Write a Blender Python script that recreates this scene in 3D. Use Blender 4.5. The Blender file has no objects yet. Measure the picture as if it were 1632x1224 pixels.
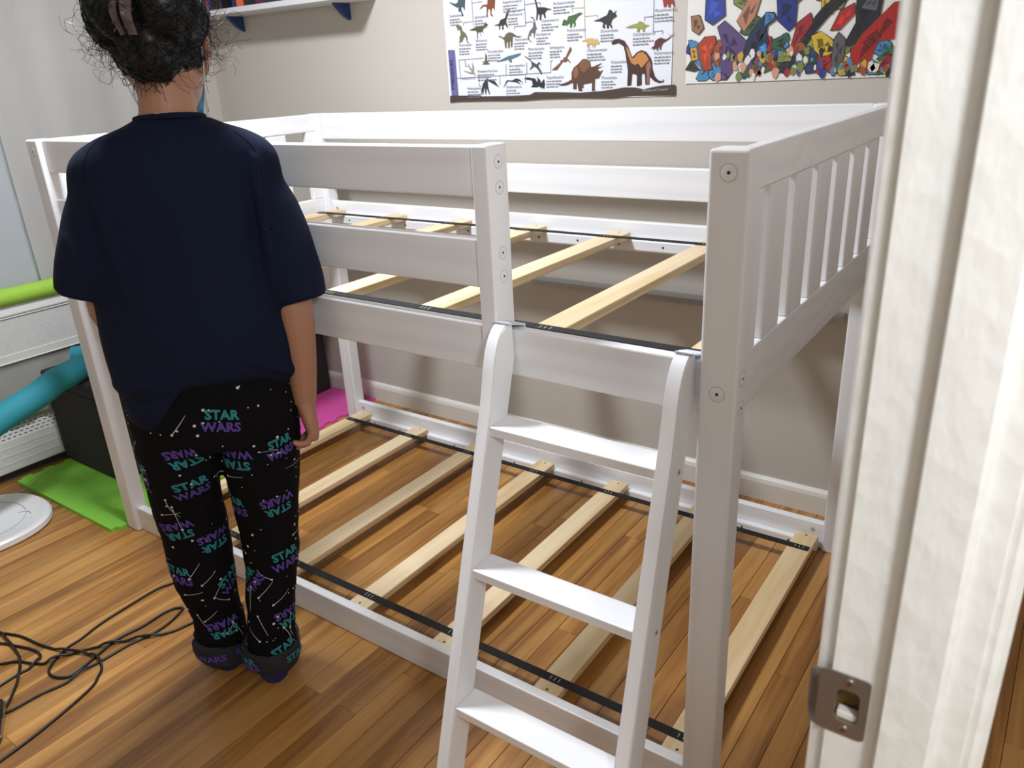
import bpy, bmesh, math, random
from mathutils import Vector, Matrix, noise
from mathutils.bvhtree import BVHTree
from mathutils.geometry import tessellate_polygon
rnd = random.Random(7)
SC = bpy.context.scene
COL = SC.collection
PI = math.pi

# ------------------------------------------------------------------ camera
CAM = Vector((2.3644, -1.0555, 1.3392)); YAW, PITCH, ROLL, FPX = -0.6282, 0.3818, -0.0516, 1242.07
fw = Vector((math.sin(YAW)*math.cos(PITCH), math.cos(YAW)*math.cos(PITCH), -math.sin(PITCH)))
rt = fw.cross(Vector((0, 0, 1))).normalized(); up = rt.cross(fw)
r2 = rt*math.cos(ROLL) + up*math.sin(ROLL); u2 = -rt*math.sin(ROLL) + up*math.cos(ROLL)
cd = bpy.data.cameras.new('camera'); cam = bpy.data.objects.new('camera', cd); COL.objects.link(cam)
cam.matrix_world = Matrix(((r2.x, u2.x, -fw.x, CAM.x), (r2.y, u2.y, -fw.y, CAM.y), (r2.z, u2.z, -fw.z, CAM.z), (0, 0, 0, 1)))
cd.sensor_fit = 'HORIZONTAL'; cd.sensor_width = 36; cd.lens = FPX/1632*36; cd.clip_start = .02
cd.dof.use_dof = True; cd.dof.focus_distance = 1.75; cd.dof.aperture_fstop = 9.0
SC.camera = cam

# ------------------------------------------------------------------ world, lamps, exposure
wd = bpy.data.worlds.new('world'); SC.world = wd; wd.use_nodes = True
wd.node_tree.nodes['Background'].inputs[0].default_value = (.75, .8, .9, 1)
wd.node_tree.nodes['Background'].inputs[1].default_value = .08
def lamp(name, loc, power, size, col, rot=(0, 0, 0), shape='DISK'):
    l = bpy.data.lights.new(name, 'AREA'); l.shape = shape; l.size = size; l.energy = power; l.color = col
    o = bpy.data.objects.new(name, l); o.location = loc; o.rotation_euler = rot; COL.objects.link(o); return o
lamp('room_ceiling_light', (.76, .03, 2.33), 56, .30, (.945, 1.0, 1.10))
hl = bpy.data.lights.new('hall_lamp', 'POINT'); hl.energy = 41; hl.color = (.95, 1.0, 1.07); hl.shadow_soft_size = .09
ho = bpy.data.objects.new('hall_lamp', hl); ho.location = (2.86, -1.14, 1.72); COL.objects.link(ho)
SC.view_settings.view_transform = 'Standard'; SC.view_settings.look = 'None'
SC.view_settings.gamma = 1; SC.view_settings.use_curve_mapping = False
SC.view_settings.exposure = -0.30

# ------------------------------------------------------------------ helpers
def lin(c): 
    f = lambda v: (v/12.92 if v <= .04045 else ((v+.055)/1.055)**2.4)
    return tuple(f(v/255) for v in c)
WL = {}          # world origin of every object
def link(o, loc, parent=None):
    loc = Vector(loc); WL[o.name] = loc
    if parent is not None:
        o.parent = parent; o.location = loc - WL[parent.name]
    else:
        o.location = loc
    COL.objects.link(o); return o
def thing(name, label, cat, loc, group=None):
    o = bpy.data.objects.new(name, None); o.empty_display_size = .05; link(o, loc)
    return tag(o, label, cat, group)
def tag(o, label, cat, group=None):
    o['label'] = label; o['category'] = cat
    if group: o['group'] = group
    return o
def obj(name, bm, mat, parent=None, smooth=False, auto=None, origin=None):
    """bm in world coordinates -> one mesh object with its own origin at its centre"""
    me = bm
    if isinstance(bm, bmesh.types.BMesh):
        if not isinstance(mat, (list, tuple)): mat = [mat]
        bm.normal_update()
        me = bpy.data.meshes.new(name); bm.to_mesh(me); bm.free()
    if not isinstance(mat, (list, tuple)): mat = [mat]
    n = len(me.vertices)
    lo = Vector((min(v.co[i] for v in me.vertices) for i in range(3))); hi = Vector((max(v.co[i] for v in me.vertices) for i in range(3)))
    c = Vector(origin) if origin is not None else (lo+hi)/2
    me.transform(Matrix.Translation(-c))
    me.materials.clear()
    for m in mat: me.materials.append(m)
    if smooth: me.shade_smooth()
    if auto is not None:
        me.shade_smooth(); me.set_sharp_from_angle(angle=math.radians(auto))
    o = bpy.data.objects.new(name, me)
    return link(o, c, parent)
def struct(name, bm, mat, parent=None, **k):
    o = obj(name, bm, mat, parent, **k)
    if parent is None: o['kind'] = 'structure'
    return o
def box(bm, x0, x1, y0, y1, z0, z1, bev=0.0, seg=2, M=None):
    vs = [bm.verts.new((x, y, z)) for x in (x0, x1) for y in (y0, y1) for z in (z0, z1)]
    q = [(0, 1, 3, 2), (4, 6, 7, 5), (0, 4, 5, 1), (2, 3, 7, 6), (0, 2, 6, 4), (1, 5, 7, 3)]
    fs = [bm.faces.new([vs[i] for i in f]) for f in q]
    if bev > 0:
        es = list({e for f in fs for e in f.edges})
        r = bmesh.ops.bevel(bm, geom=es, offset=bev, segments=seg, affect='EDGES', profile=.5)
        if M is not None:
            pass
    return bm
def B(x0, x1, y0, y1, z0, z1, bev=.003, seg=2):
    return box(bmesh.new(), x0, x1, y0, y1, z0, z1, bev, seg)
def prism(bm, pts, h0, h1, f):
    """polygon pts (a,b) extruded from h0 to h1; f(a,b,h)->world"""
    lo = [bm.verts.new(f(a, b, h0)) for a, b in pts]; hi = [bm.verts.new(f(a, b, h1)) for a, b in pts]
    n = len(pts)
    tri = tessellate_polygon([[Vector((a, b, 0)) for a, b in pts]])
    for t in tri:
        try: bm.faces.new([lo[i] for i in t]); bm.faces.new([hi[i] for i in reversed(t)])
        except ValueError: pass
    for i in range(n):
        j = (i+1) % n
        try: bm.faces.new((lo[i], lo[j], hi[j], hi[i]))
        except ValueError: pass
    bmesh.ops.recalc_face_normals(bm, faces=bm.faces[:])
    return bm
def flat(bm, pts, f):
    vs = [bm.verts.new(f(a, b)) for a, b in pts]
    for t in tessellate_polygon([[Vector((a, b, 0)) for a, b in pts]]):
        try: bm.faces.new([vs[i] for i in t])
        except ValueError: pass
    return bm
def tube(bm, pts, rad, n=8, cap=True):
    pts = [Vector(p) for p in pts]
    if not isinstance(rad, (list, tuple)): rad = [rad]*len(pts)
    rings = []; prev = None
    for i, p in enumerate(pts):
        a = pts[max(i-1, 0)]; b = pts[min(i+1, len(pts)-1)]
        t = (b-a).normalized()
        if prev is None:
            u = t.orthogonal().normalized()
        else:
            u = (prev - t*prev.dot(t))
            u = u.normalized() if u.length > 1e-6 else t.orthogonal().normalized()
        prev = u; v = t.cross(u)
        rings.append([bm.verts.new(p + (u*math.cos(2*PI*k/n) + v*math.sin(2*PI*k/n))*rad[i]) for k in range(n)])
    for r0, r1 in zip(rings, rings[1:]):
        for k in range(n):
            bm.faces.new((r0[k], r0[(k+1) % n], r1[(k+1) % n], r1[k]))
    if cap:
        bm.faces.new(list(reversed(rings[0]))); bm.faces.new(rings[-1])
    return bm
def loft(bm, rings, cap=True):
    R = [[bm.verts.new(p) for p in r] for r in rings]
    n = len(R[0])
    for a, b in zip(R, R[1:]):
        for k in range(n):
            bm.faces.new((a[k], a[(k+1) % n], b[(k+1) % n], b[k]))
    if cap:
        bm.faces.new(list(reversed(R[0]))); bm.faces.new(R[-1])
    return bm
def disc(bm, c, nrm, r, h, n=20):
    nrm = Vector(nrm).normalized(); c = Vector(c)
    u = nrm.orthogonal().normalized(); v = nrm.cross(u)
    ri = lambda rr, hh: [c + nrm*hh + (u*math.cos(2*PI*k/n)+v*math.sin(2*PI*k/n))*rr for k in range(n)]
    return loft(bm, [ri(r, 0), ri(r, h*.7), ri(r*.93, h)])
def spline(pts, n=6, closed=False):
    P = [Vector(p) for p in pts]; out = []
    for i in range(len(P)-1):
        p0 = P[max(i-1, 0)]; p1 = P[i]; p2 = P[i+1]; p3 = P[min(i+2, len(P)-1)]
        for k in range(n):
            t = k/n
            out.append(.5*((2*p1) + (p2-p0)*t + (2*p0-5*p1+4*p2-p3)*t*t + (3*p1-p0-3*p2+p3)*t**3))
    out.append(P[-1]); return out
def text_bm(s, size, extrude=0, shear=0, bold=0, space=1.0, align='LEFT'):
    cu = bpy.data.curves.new('t', 'FONT'); cu.body = s; cu.size = size; cu.shear = shear; cu.offset = bold
    cu.space_character = space; cu.align_x = align; cu.resolution_u = 2
    o = bpy.data.objects.new('t', cu); COL.objects.link(o)
    me = bpy.data.meshes.new_from_object(o.evaluated_get(bpy.context.evaluated_depsgraph_get()))
    bpy.data.objects.remove(o); bpy.data.curves.remove(cu)
    bm = bmesh.new(); bm.from_mesh(me); bpy.data.meshes.remove(me); return bm
def add_bm(dst, src, f):
    m = {v: dst.verts.new(f(v.co)) for v in src.verts}
    for fc in src.faces:
        try: dst.faces.new([m[v] for v in fc.verts])
        except ValueError: pass
    src.free()
def remesh(bm, voxel, smooth=3, fac=.5):
    """voxel union of closed shapes -> new mesh"""
    me = bpy.data.meshes.new('r'); bmesh.ops.recalc_face_normals(bm, faces=bm.faces[:]); bm.to_mesh(me); bm.free()
    o = bpy.data.objects.new('r', me); COL.objects.link(o)
    m = o.modifiers.new('r', 'REMESH'); m.mode = 'VOXEL'; m.voxel_size = voxel
    if smooth:
        s = o.modifiers.new('s', 'SMOOTH'); s.factor = fac; s.iterations = smooth
    dg = bpy.context.evaluated_depsgraph_get()
    out = bpy.data.meshes.new_from_object(o.evaluated_get(dg))
    bpy.data.objects.remove(o); bpy.data.meshes.remove(me); return out

# ------------------------------------------------------------------ materials
class NT:
    def __init__(s, name):
        s.m = bpy.data.materials.new(name); s.m.use_nodes = True; s.t = s.m.node_tree; s.p = s.t.nodes['Principled BSDF']
    def n(s, typ, **k):
        nd = s.t.nodes.new(typ)
        for a, v in k.items():
            if a[0] == 'i' and a[1:].isdigit(): nd.inputs[int(a[1:])].default_value = v
            else: setattr(nd, a, v)
        return nd
    def l(s, a, b): s.t.links.new(a, b)
def plain(name, col, rough=.5, metal=0, bump=0, bscale=200, spec=.5, var=0, vscale=6, coat=0, sub=0):
    N = NT(name); c = lin(col) + (1,)
    N.p.inputs['Base Color'].default_value = c; N.p.inputs['Roughness'].default_value = rough
    N.p.inputs['Metallic'].default_value = metal; N.p.inputs['Specular IOR Level'].default_value = spec
    N.p.inputs['Coat Weight'].default_value = coat
    tc = N.n('ShaderNodeTexCoord')
    if bump:
        ns = N.n('ShaderNodeTexNoise'); ns.inputs['Scale'].default_value = bscale; ns.inputs['Detail'].default_value = 3
        bp = N.n('ShaderNodeBump'); bp.inputs['Strength'].default_value = bump; bp.inputs['Distance'].default_value = .002
        N.l(tc.outputs['Object'], ns.inputs['Vector']); N.l(ns.outputs['Fac'], bp.inputs['Height']); N.l(bp.outputs[0], N.p.inputs['Normal'])
    if var:
        ns = N.n('ShaderNodeTexNoise'); ns.inputs['Scale'].default_value = vscale; ns.inputs['Detail'].default_value = 4
        mx = N.n('ShaderNodeMix', data_type='RGBA'); mx.inputs[6].default_value = tuple(v*(1-var) for v in c[:3])+(1,); mx.inputs[7].default_value = tuple(min(1, v*(1+var)) for v in c[:3])+(1,)
        N.l(tc.outputs['Object'], ns.inputs['Vector']); N.l(ns.outputs['Fac'], mx.inputs[0]); N.l(mx.outputs[2], N.p.inputs['Base Color'])
    return N.m
def wood(name, ca, cb, cc, scale, axis, rough=.4, coat=0, rand=0.0, bump=.15, ring=1.0, amp=.55):
    """stretched grain along the axis of the piece; colour also varies per piece"""
    N = NT(name); N.p.inputs['Roughness'].default_value = rough; N.p.inputs['Coat Weight'].default_value = coat; N.p.inputs['Coat Roughness'].default_value = .25
    tc = N.n('ShaderNodeTexCoord'); oi = N.n('ShaderNodeObjectInfo')
    mp = N.n('ShaderNodeMapping'); sc = [scale]*3; sc[axis] = scale*.055; mp.inputs['Scale'].default_value = sc
    off = N.n('ShaderNodeVectorMath', operation='SCALE'); cb3 = N.n('ShaderNodeCombineXYZ')
    for i in range(3): N.l(oi.outputs['Random'], cb3.inputs[i])
    N.l(cb3.outputs[0], off.inputs[0]); off.inputs['Scale'].default_value = 37.0
    ad = N.n('ShaderNodeVectorMath', operation='ADD'); N.l(tc.outputs['Object'], ad.inputs[0]); N.l(off.outputs[0], ad.inputs[1])
    N.l(ad.outputs[0], mp.inputs['Vector'])
    n1 = N.n('ShaderNodeTexNoise'); n1.inputs['Scale'].default_value = 1; n1.inputs['Detail'].default_value = 5; n1.inputs['Distortion'].default_value = .8
    N.l(mp.outputs[0], n1.inputs['Vector'])
    w = N.n('ShaderNodeTexWave', wave_type='RINGS', rings_direction='Y' if axis != 1 else 'X'); w.inputs['Scale'].default_value = .22*ring; w.inputs['Distortion'].default_value = 9; w.inputs['Detail'].default_value = 3; w.inputs['Detail Scale'].default_value = .8
    N.l(mp.outputs[0], w.inputs['Vector'])
    mm = N.n('ShaderNodeMath', operation='MULTIPLY_ADD'); mm.inputs[1].default_value = amp; N.l(w.outputs['Fac'], mm.inputs[0]); 
    m2 = N.n('ShaderNodeMath', operation='MULTIPLY'); m2.inputs[1].default_value = 1.1-amp; N.l(n1.outputs['Fac'], m2.inputs[0]); N.l(m2.outputs[0], mm.inputs[2])
    cr = N.n('ShaderNodeValToRGB'); e = cr.color_ramp.elements
    e[0].position = .18; e[0].color = lin(ca)+(1,); e[1].position = .85; e[1].color = lin(cc)+(1,)
    x = cr.color_ramp.elements.new(.5); x.color = lin(cb)+(1,)
    N.l(mm.outputs[0], cr.inputs[0])
    hs = N.n('ShaderNodeHueSaturation')
    mr = N.n('ShaderNodeMapRange'); mr.inputs['To Min'].default_value = 1-rand; mr.inputs['To Max'].default_value = 1+rand*.75
    N.l(oi.outputs['Random'], mr.inputs['Value']); N.l(mr.outputs[0], hs.inputs['Value'])
    N.l(cr.outputs[0], hs.inputs['Color']); N.l(hs.outputs[0], N.p.inputs['Base Color'])
    bp = N.n('ShaderNodeBump'); bp.inputs['Strength'].default_value = bump; bp.inputs['Distance'].default_value = .001
    N.l(n1.outputs['Fac'], bp.inputs['Height']); N.l(bp.outputs[0], N.p.inputs['Normal'])
    return N.m
M = {}
M['white'] = wood('white_painted_wood', (232, 232, 233), (237, 237, 238), (240, 240, 240), 30, 0, rough=.38, rand=.0, bump=.06)
M['whitez'] = wood('white_painted_post', (232, 232, 233), (237, 237, 238), (240, 240, 240), 30, 2, rough=.38, rand=.0, bump=.06)
M['capgrey'] = plain('bolt_cap_grey', (196, 194, 192), .45)
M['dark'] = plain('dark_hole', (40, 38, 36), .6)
M['pine'] = wood('pine_slat', (208, 178, 132), (222, 197, 154), (232, 210, 172), 60, 1, rough=.55, rand=.05, bump=.1)
M['oak'] = wood('oak_floor', (124, 80, 36), (165, 114, 56), (190, 140, 76), 72, 1, rough=.34, coat=.2, rand=.2, bump=.08, amp=.42)
M['wall'] = plain('warm_grey_wall_paint', (199, 192, 181), .75, bump=.08, bscale=140)
M['ceil'] = plain('ceiling_paint', (236, 234, 229), .8)
M['trim'] = plain('white_trim_paint', (226, 222, 212), .4)
M['strap'] = plain('black_webbing', (14, 14, 16), .75, bump=.5, bscale=900)
M['stitch'] = plain('white_stitching', (205, 205, 200), .7)
M['steel'] = plain('galvanised_steel', (182, 185, 188), .3, metal=.55, var=.12, vscale=40)
M['nickel'] = plain('brushed_nickel', (150, 143, 138), .36, metal=.85)
M['nickel2'] = plain('bright_nickel_screw', (205, 200, 195), .22, metal=1)
M['brass'] = plain('raw_wood_pocket', (112, 96, 48), .7, var=.4, vscale=90)
M['pad'] = plain('pale_hook_pad', (216, 222, 232), .55)
M['curtain'] = plain('white_curtain_cloth', (238, 236, 232), .85, bump=.25, bscale=500)
M['curtain2'] = plain('cool_white_curtain_cloth', (234, 239, 242), .8, bump=.2, bscale=500)
M['heater'] = plain('heater_enamel', (232, 232, 227), .4)
M['bench'] = plain('charcoal_fabric', (44, 43, 42), .9, bump=.4, bscale=600, var=.15, vscale=14)
M['green'] = plain('lime_foam', (136, 205, 70), .75, bump=.35, bscale=500)
M['noodle_g'] = plain('lime_noodle_foam', (160, 205, 72), .7, bump=.4, bscale=500, var=.08, vscale=120)
M['noodle_t'] = plain('teal_noodle_foam', (38, 138, 152), .7, bump=.4, bscale=500, var=.15, vscale=160)
M['plastic'] = plain('white_plastic', (232, 232, 230), .35)
M['cord'] = plain('black_rubber_cord', (12, 12, 13), .45)
M['gloss'] = plain('glossy_black_plastic', (16, 15, 16), .12, coat=.6)
M['chrome'] = plain('chrome_cap', (190, 190, 192), .14, metal=1)
M['skin'] = plain('skin', (172, 124, 98), .5, bump=.12, bscale=260, var=.05, vscale=20)
M['ear'] = plain('ear_skin', (186, 120, 98), .5)
M['hair'] = plain('black_hair', (9, 8, 9), .42, spec=.45)
M['shirt'] = plain('navy_cotton_knit', (15, 23, 46), .9, spec=.2, bump=.25, bscale=900, var=.1, vscale=10)
M['pants'] = plain('black_fleece', (13, 12, 15), .95, spec=.15, bump=.3, bscale=700)
M['cuff'] = plain('charcoal_fleece_underside', (38, 37, 41), .95, bump=.5, bscale=500)
M['sock'] = plain('navy_sock', (26, 27, 78), .9, bump=.4, bscale=800)
M['tealp'] = plain('teal_print', (42, 128, 136), .85)
M['purp'] = plain('purple_print', (84, 62, 146), .85)
M['dotw'] = plain('white_print', (205, 205, 202), .85)
M['gold'] = plain('gold_hoop', (205, 160, 90), .25, metal=1)
M['mask'] = plain('blue_mask_cloth', (150, 192, 216), .8)
M['loop'] = plain('white_elastic', (225, 228, 230), .8)
M['clip'] = plain('brown_marbled_acetate', (86, 66, 62), .35, var=.4, vscale=60, coat=.2)
M['eye'] = plain('eye_white', (225, 222, 216), .2)
M['paper'] = plain('white_poster_paper', (226, 227, 232), .6)
M['paper2'] = plain('offwhite_poster_paper', (226, 224, 216), .6)
M['ink'] = plain('grey_ink', (84, 84, 90), .6)
M['navyfin'] = plain('navy_bracket_paint', (30, 58, 112), .5)
M['shelf'] = plain('white_shelf_laminate', (224, 222, 224), .45)
# pink mat with ridges
def ridged(name, col, axis, freq, strength):
    N = NT(name); N.p.inputs['Base Color'].default_value = lin(col)+(1,); N.p.inputs['Roughness'].default_value = .75
    tc = N.n('ShaderNodeTexCoord'); w = N.n('ShaderNodeTexWave', bands_direction=axis); w.inputs['Scale'].default_value = freq
    bp = N.n('ShaderNodeBump'); bp.inputs['Strength'].default_value = strength; bp.inputs['Distance'].default_value = .003
    N.l(tc.outputs['Object'], w.inputs['Vector']); N.l(w.outputs['Fac'], bp.inputs['Height']); N.l(bp.outputs[0], N.p.inputs['Normal']); return N.m
M['pink'] = ridged('pink_foam', (225, 84, 165), 'X', 22, .9)
M['greenmat'] = ridged('green_foam_mat', (138, 208, 72), 'Y', 34, .5)
# woven mesh panel: fine dark holes as a printed weave
def weave(name, ca, cb, freq):
    N = NT(name); N.p.inputs['Roughness'].default_value = .8
    tc = N.n('ShaderNodeTexCoord'); mp = N.n('ShaderNodeMapping'); mp.inputs['Scale'].default_value = (freq,)*3
    v = N.n('ShaderNodeTexVoronoi', feature='F1'); v.inputs['Scale'].default_value = 1; v.inputs['Randomness'].default_value = .15
    cr = N.n('ShaderNodeValToRGB'); cr.color_ramp.elements[0].position = .25; cr.color_ramp.elements[0].color = lin(ca)+(1,); cr.color_ramp.elements[1].position = .5; cr.color_ramp.elements[1].color = lin(cb)+(1,)
    N.l(tc.outputs['Object'], mp.inputs[0]); N.l(mp.outputs[0], v.inputs['Vector']); N.l(v.outputs['Distance'], cr.inputs[0]); N.l(cr.outputs[0], N.p.inputs['Base Color']); return N.m
M['mesh'] = weave('grey_white_mesh_netting', (104, 104, 100), (206, 206, 202), 170)
M['sheer'] = plain('pale_vinyl', (212, 211, 203), .6, bump=.6, bscale=25)
# old gloss paint on the door frame
N = NT('old_gloss_door_paint'); N.p.inputs['Base Color'].default_value = lin((232, 231, 225))+(1,); N.p.inputs['Roughness'].default_value = .42
tc = N.n('ShaderNodeTexCoord'); mp = N.n('ShaderNodeMapping'); mp.inputs['Scale'].default_value = (1, 1, .5)
n1 = N.n('ShaderNodeTexNoise'); n1.inputs['Scale'].default_value = 70; n1.inputs['Detail'].default_value = 4
n2 = N.n('ShaderNodeTexVoronoi'); n2.inputs['Scale'].default_value = 45
ma = N.n('ShaderNodeMath', operation='MULTIPLY_ADD'); ma.inputs[1].default_value = .6
bp = N.n('ShaderNodeBump'); bp.inputs['Strength'].default_value = .35; bp.inputs['Distance'].default_value = .004
N.l(tc.outputs['Object'], mp.inputs[0]); N.l(mp.outputs[0], n1.inputs['Vector']); N.l(tc.outputs['Object'], n2.inputs['Vector'])
N.l(n2.outputs['Distance'], ma.inputs[0]); N.l(n1.outputs['Fac'], ma.inputs[2]); N.l(ma.outputs[0], bp.inputs['Height']); N.l(bp.outputs[0], N.p.inputs['Normal'])
M['jamb'] = N.m
CC = {}
def ink(c, rough=.5):
    if c not in CC: CC[c] = plain('print_%02x%02x%02x' % c, c, rough)
    return CC[c]

# ------------------------------------------------------------------ room shell
XL, XR, YB, YF, ZC = -.80, 2.2805, 1.212, -2.0, 2.40
HX = 3.35
struct('wall_back', B(XL-.1, HX+.1, YB, YB+.1, 0, ZC, 0), M['wall'])
struct('wall_left', B(XL-.1, XL, YF, YB, 0, ZC, 0), M['wall'])
struct('wall_front', B(XL-.1, HX+.1, YF-.1, YF, 0, ZC, 0), M['wall'])
DJ0, DJ1 = -1.36, -.55      # door opening
bm = bmesh.new()
box(bm, XR, XR+.09, DJ1+.016, YB, 0, ZC); box(bm, XR, XR+.09, YF, DJ0-.016, 0, ZC); box(bm, XR, XR+.09, DJ0-.016, DJ1+.016, 2.07, ZC)
struct('wall_right', bm, M['wall'])
struct('wall_hall', B(HX, HX+.1, YF, YB, 0, ZC, 0), M['wall'])
struct('ceiling', B(XL-.1, HX+.1, YF-.1, YB+.1, ZC, ZC+.08, 0), M['ceil'])
fl = struct('floor', B(XL-.1, HX+.1, YF-.1, YB+.1, -.06, -.018, 0), plain('subfloor', (70, 45, 24), .8))
# oak strips, each a piece of its own, running 3 degrees off the depth axis
PW = .0572; ang = math.radians(0.8); fx = Vector((math.cos(ang), -math.sin(ang), 0)); fy = Vector((math.sin(ang), math.cos(ang), 0))
org = Vector((1.295, -.314, 0)); nplank = 0
for i in range(-40, 40):
    c0 = org + fx*(PW*i)
    if not (XL-.05 < c0.x < HX+.02): continue
    y = -1.75 - rnd.random()*.5 + .327
    while y < 1.54:
        ln = rnd.choice((.35, .55, .75, .95, 1.15, 1.4, 1.6))
        if c0.x > 2.45 or c0.x < -.1: ln = max(ln, .95)
        a, b = max(y, -1.62), min(y+ln, 1.54); y += ln
        if b-a < .04: continue
        bm = bmesh.new(); g = .0004; t = .0012
        prof = [(g, -.016), (g, -t), (g+t*.8, 0), (PW-g-t*.8, 0), (PW-g, -t), (PW-g, -.016)]
        rings = [[c0 + fx*px + fy*yy + Vector((0, 0, pz)) for px, pz in prof] for yy in (a+g, b-g)]
        loft(bm, rings)
        ctr = c0 + fx*(PW/2) + fy*((a+b)/2)
        o = obj('plank', bm, M['oak'], fl); nplank += 1
print('planks', nplank)
# baseboards
def baseboard(name, a, b):
    a = Vector(a); b = Vector(b); d = (b-a).normalized(); n = Vector((d.y, -d.x, 0)); 
    pr = [(0, 0), (.016, 0), (.016, .062), (.012, .074), (.006, .081), (0, .083)]
    bm = bmesh.new(); loft(bm, [[p + n*q + Vector((0, 0, h)) for q, h in pr] for p in (a, b)]); bmesh.ops.recalc_face_normals(bm, faces=bm.faces[:])
    return struct(name, bm, M['trim'])
baseboard('baseboard_back', (XL, YB, 0), (XR, YB, 0))
baseboard('baseboard_right', (XR, YB-.017, 0), (XR, DJ1+.09, 0))
# door frame by the camera: casing, jamb with mortise, stop, hall casing
mx0, mx1, mz0, mz1 = 2.2845, 2.3035, .8665, .8995
def jambbox(bm, *a): return box(bm, *a, 0)
bm = bmesh.new(); J0, J1 = 2.2805, 2.3705
jambbox(bm, J0, J1, DJ1, DJ1+.016, 0, mz0); jambbox(bm, J0, J1, DJ1, DJ1+.016, mz1, 2.06)
jambbox(bm, J0, mx0, DJ1, DJ1+.016, mz0, mz1); jambbox(bm, mx1, J1, DJ1, DJ1+.016, mz0, mz1)
struct('trim_1', bm, M['jamb'])
bm = bmesh.new(); prism(bm, [(2.3175, DJ1), (2.3175, DJ1-.009), (2.3190, DJ1-.0115), (2.350, DJ1-.0115), (2.3535, DJ1-.008), (2.3545, DJ1)], 0, 2.06, lambda a, b, h: (a, b, h))
struct('trim_2', bm, M['jamb'])
bm = bmesh.new(); prism(bm, [(2.2805, DJ1+.0045), (2.2785, DJ1+.0055), (2.2780, DJ1+.0075), (2.2765, DJ1+.0080), (2.2745, DJ1+.0065), (2.2700, DJ1+.0075), (2.2682, DJ1+.010), (2.2672, DJ1+.014), (2.2668, DJ1+.085), (2.2805, DJ1+.085)], 0, 2.12, lambda a, b, h: (a, b, h))
struct('trim_3', bm, M['jamb'])
bm = bmesh.new(); prism(bm, [(2.3705, DJ1+.004), (2.3705, DJ1+.085), (2.380, DJ1+.085), (2.3835, DJ1+.075), (2.384, DJ1+.012), (2.380, DJ1+.005), (2.376, DJ1+.003)], 0, 2.12, lambda a, b, h: (a, b, h))
struct('trim_4', bm, M['jamb'])
bm = bmesh.new(); jambbox(bm, J0, J1, DJ0-.016, DJ0, 0, 2.06); jambbox(bm, J0, J1, DJ0, DJ1, 2.044, 2.06)
struct('trim_5', bm, M['jamb'])
# strike plate with real opening, lip and screws
sp = thing('strike_plate', 'brushed metal door strike plate with two screws on the white door frame', 'strike plate', (2.29, DJ1, .883))
px0, px1, pz0, pz1 = 2.2725, 2.3085, .8550, .9120
y0, y1 = DJ1-.0004, DJ1-.0018
bm = bmesh.new()
hole = []; outer = []
ow = [(px0, pz0+.004), (px0+.001, pz0), (px1-.005, pz0), (px1, pz0+.005), (px1, pz1-.005), (px1-.005, pz1), (px0+.001, pz1), (px0, pz1-.004)]
nh = 24
hx0, hx1, hz0, hz1 = mx0+.0012, mx1-.0012, mz0+.0012, mz1-.0012
def rrect(x0, x1, z0, z1, r, n):
    out = []
    for cx, cz, a0 in ((x1-r, z1-r, 0), (x0+r, z1-r, 90), (x0+r, z0+r, 180), (x1-r, z0+r, 270)):
        for k in range(n): 
            a = math.radians(a0+90*k/(n-1)); out.append((cx+r*math.cos(a), cz+r*math.sin(a)))
    return out
O = rrect(px0, px1, pz0, pz1, .004, 6); H = rrect(hx0, hx1, hz0, hz1, .005, 6)
rings = [[(x, y0, z) for x, z in H], [(x, y1, z) for x, z in H], [(x, y1, z) for x, z in O], [(x, y0, z) for x, z in O]]
R = [[bm.verts.new(p) for p in r] for r in rings]
for a in range(4):
    b = (a+1) % 4
    for k in range(24): bm.faces.new((R[a][k], R[a][(k+1) % 24], R[b][(k+1) % 24], R[b][k]))
bmesh.ops.recalc_face_normals(bm, faces=bm.faces[:])
obj('plate', bm, M['nickel'], sp, auto=40)
# curved lip wrapping the jamb edge toward the room
bm = bmesh.new(); rows = []
for k in range(9):
    t = k/8; a = t*1.15
    x = px0 + .0004 - .0085*math.sin(a)/math.sin(1.15)*t**.2 if k else px0+.0006
    y = y1 + .012*(1-math.cos(a))
    h = .0275 - .010*(t**2.4)
    zc = (pz0+pz1)/2 
    rows.append([(x, y, zc-h), (x, y, zc-h*.5), (x, y, zc), (x, y, zc+h*.5), (x, y, zc+h)])
V = [[bm.verts.new(p) for p in r] for r in rows]
for a, b in zip(V, V[1:]):
    for k in range(4): bm.faces.new((a[k], a[k+1], b[k+1], b[k]))
bmesh.ops.solidify(bm, geom=bm.faces[:], thickness=.0010)
bmesh.ops.recalc_face_normals(bm, faces=bm.faces[:])
obj('lip', bm, M['nickel'], sp, smooth=True)
for z in (.8612, .9058):
    bm = bmesh.new(); c = Vector((2.2935, y1, z)); disc(bm, c, (0, -1, 0), .0038, .0014, 20)
    s = obj('screw', bm, M['nickel2'], sp, auto=35)
    bm = bmesh.new(); box(bm, c.x-.0024, c.x+.0024, c.y-.0017, c.y-.0013, z-.0004, z+.0004); box(bm, c.x-.0004, c.x+.0004, c.y-.0017, c.y-.0013, z-.0024, z+.0024)
    obj('cross_slot', bm, M['dark'], s)
bm = bmesh.new(); 
for (a, b, c_, d_) in ((mx0-.0004, mx0+.0006, mz0, mz1), (mx1-.0006, mx1+.0004, mz0, mz1), (mx0, mx1, mz0-.0004, mz0+.0006), (mx0, mx1, mz1-.0006, mz1+.0004)):
    box(bm, a, b, DJ1+.0005, DJ1+.0158, c_, d_)
box(bm, mx0, mx1, DJ1+.0135, DJ1+.0158, mz0, mz1)
obj('pocket', bm, M['brass'], sp)
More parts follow.
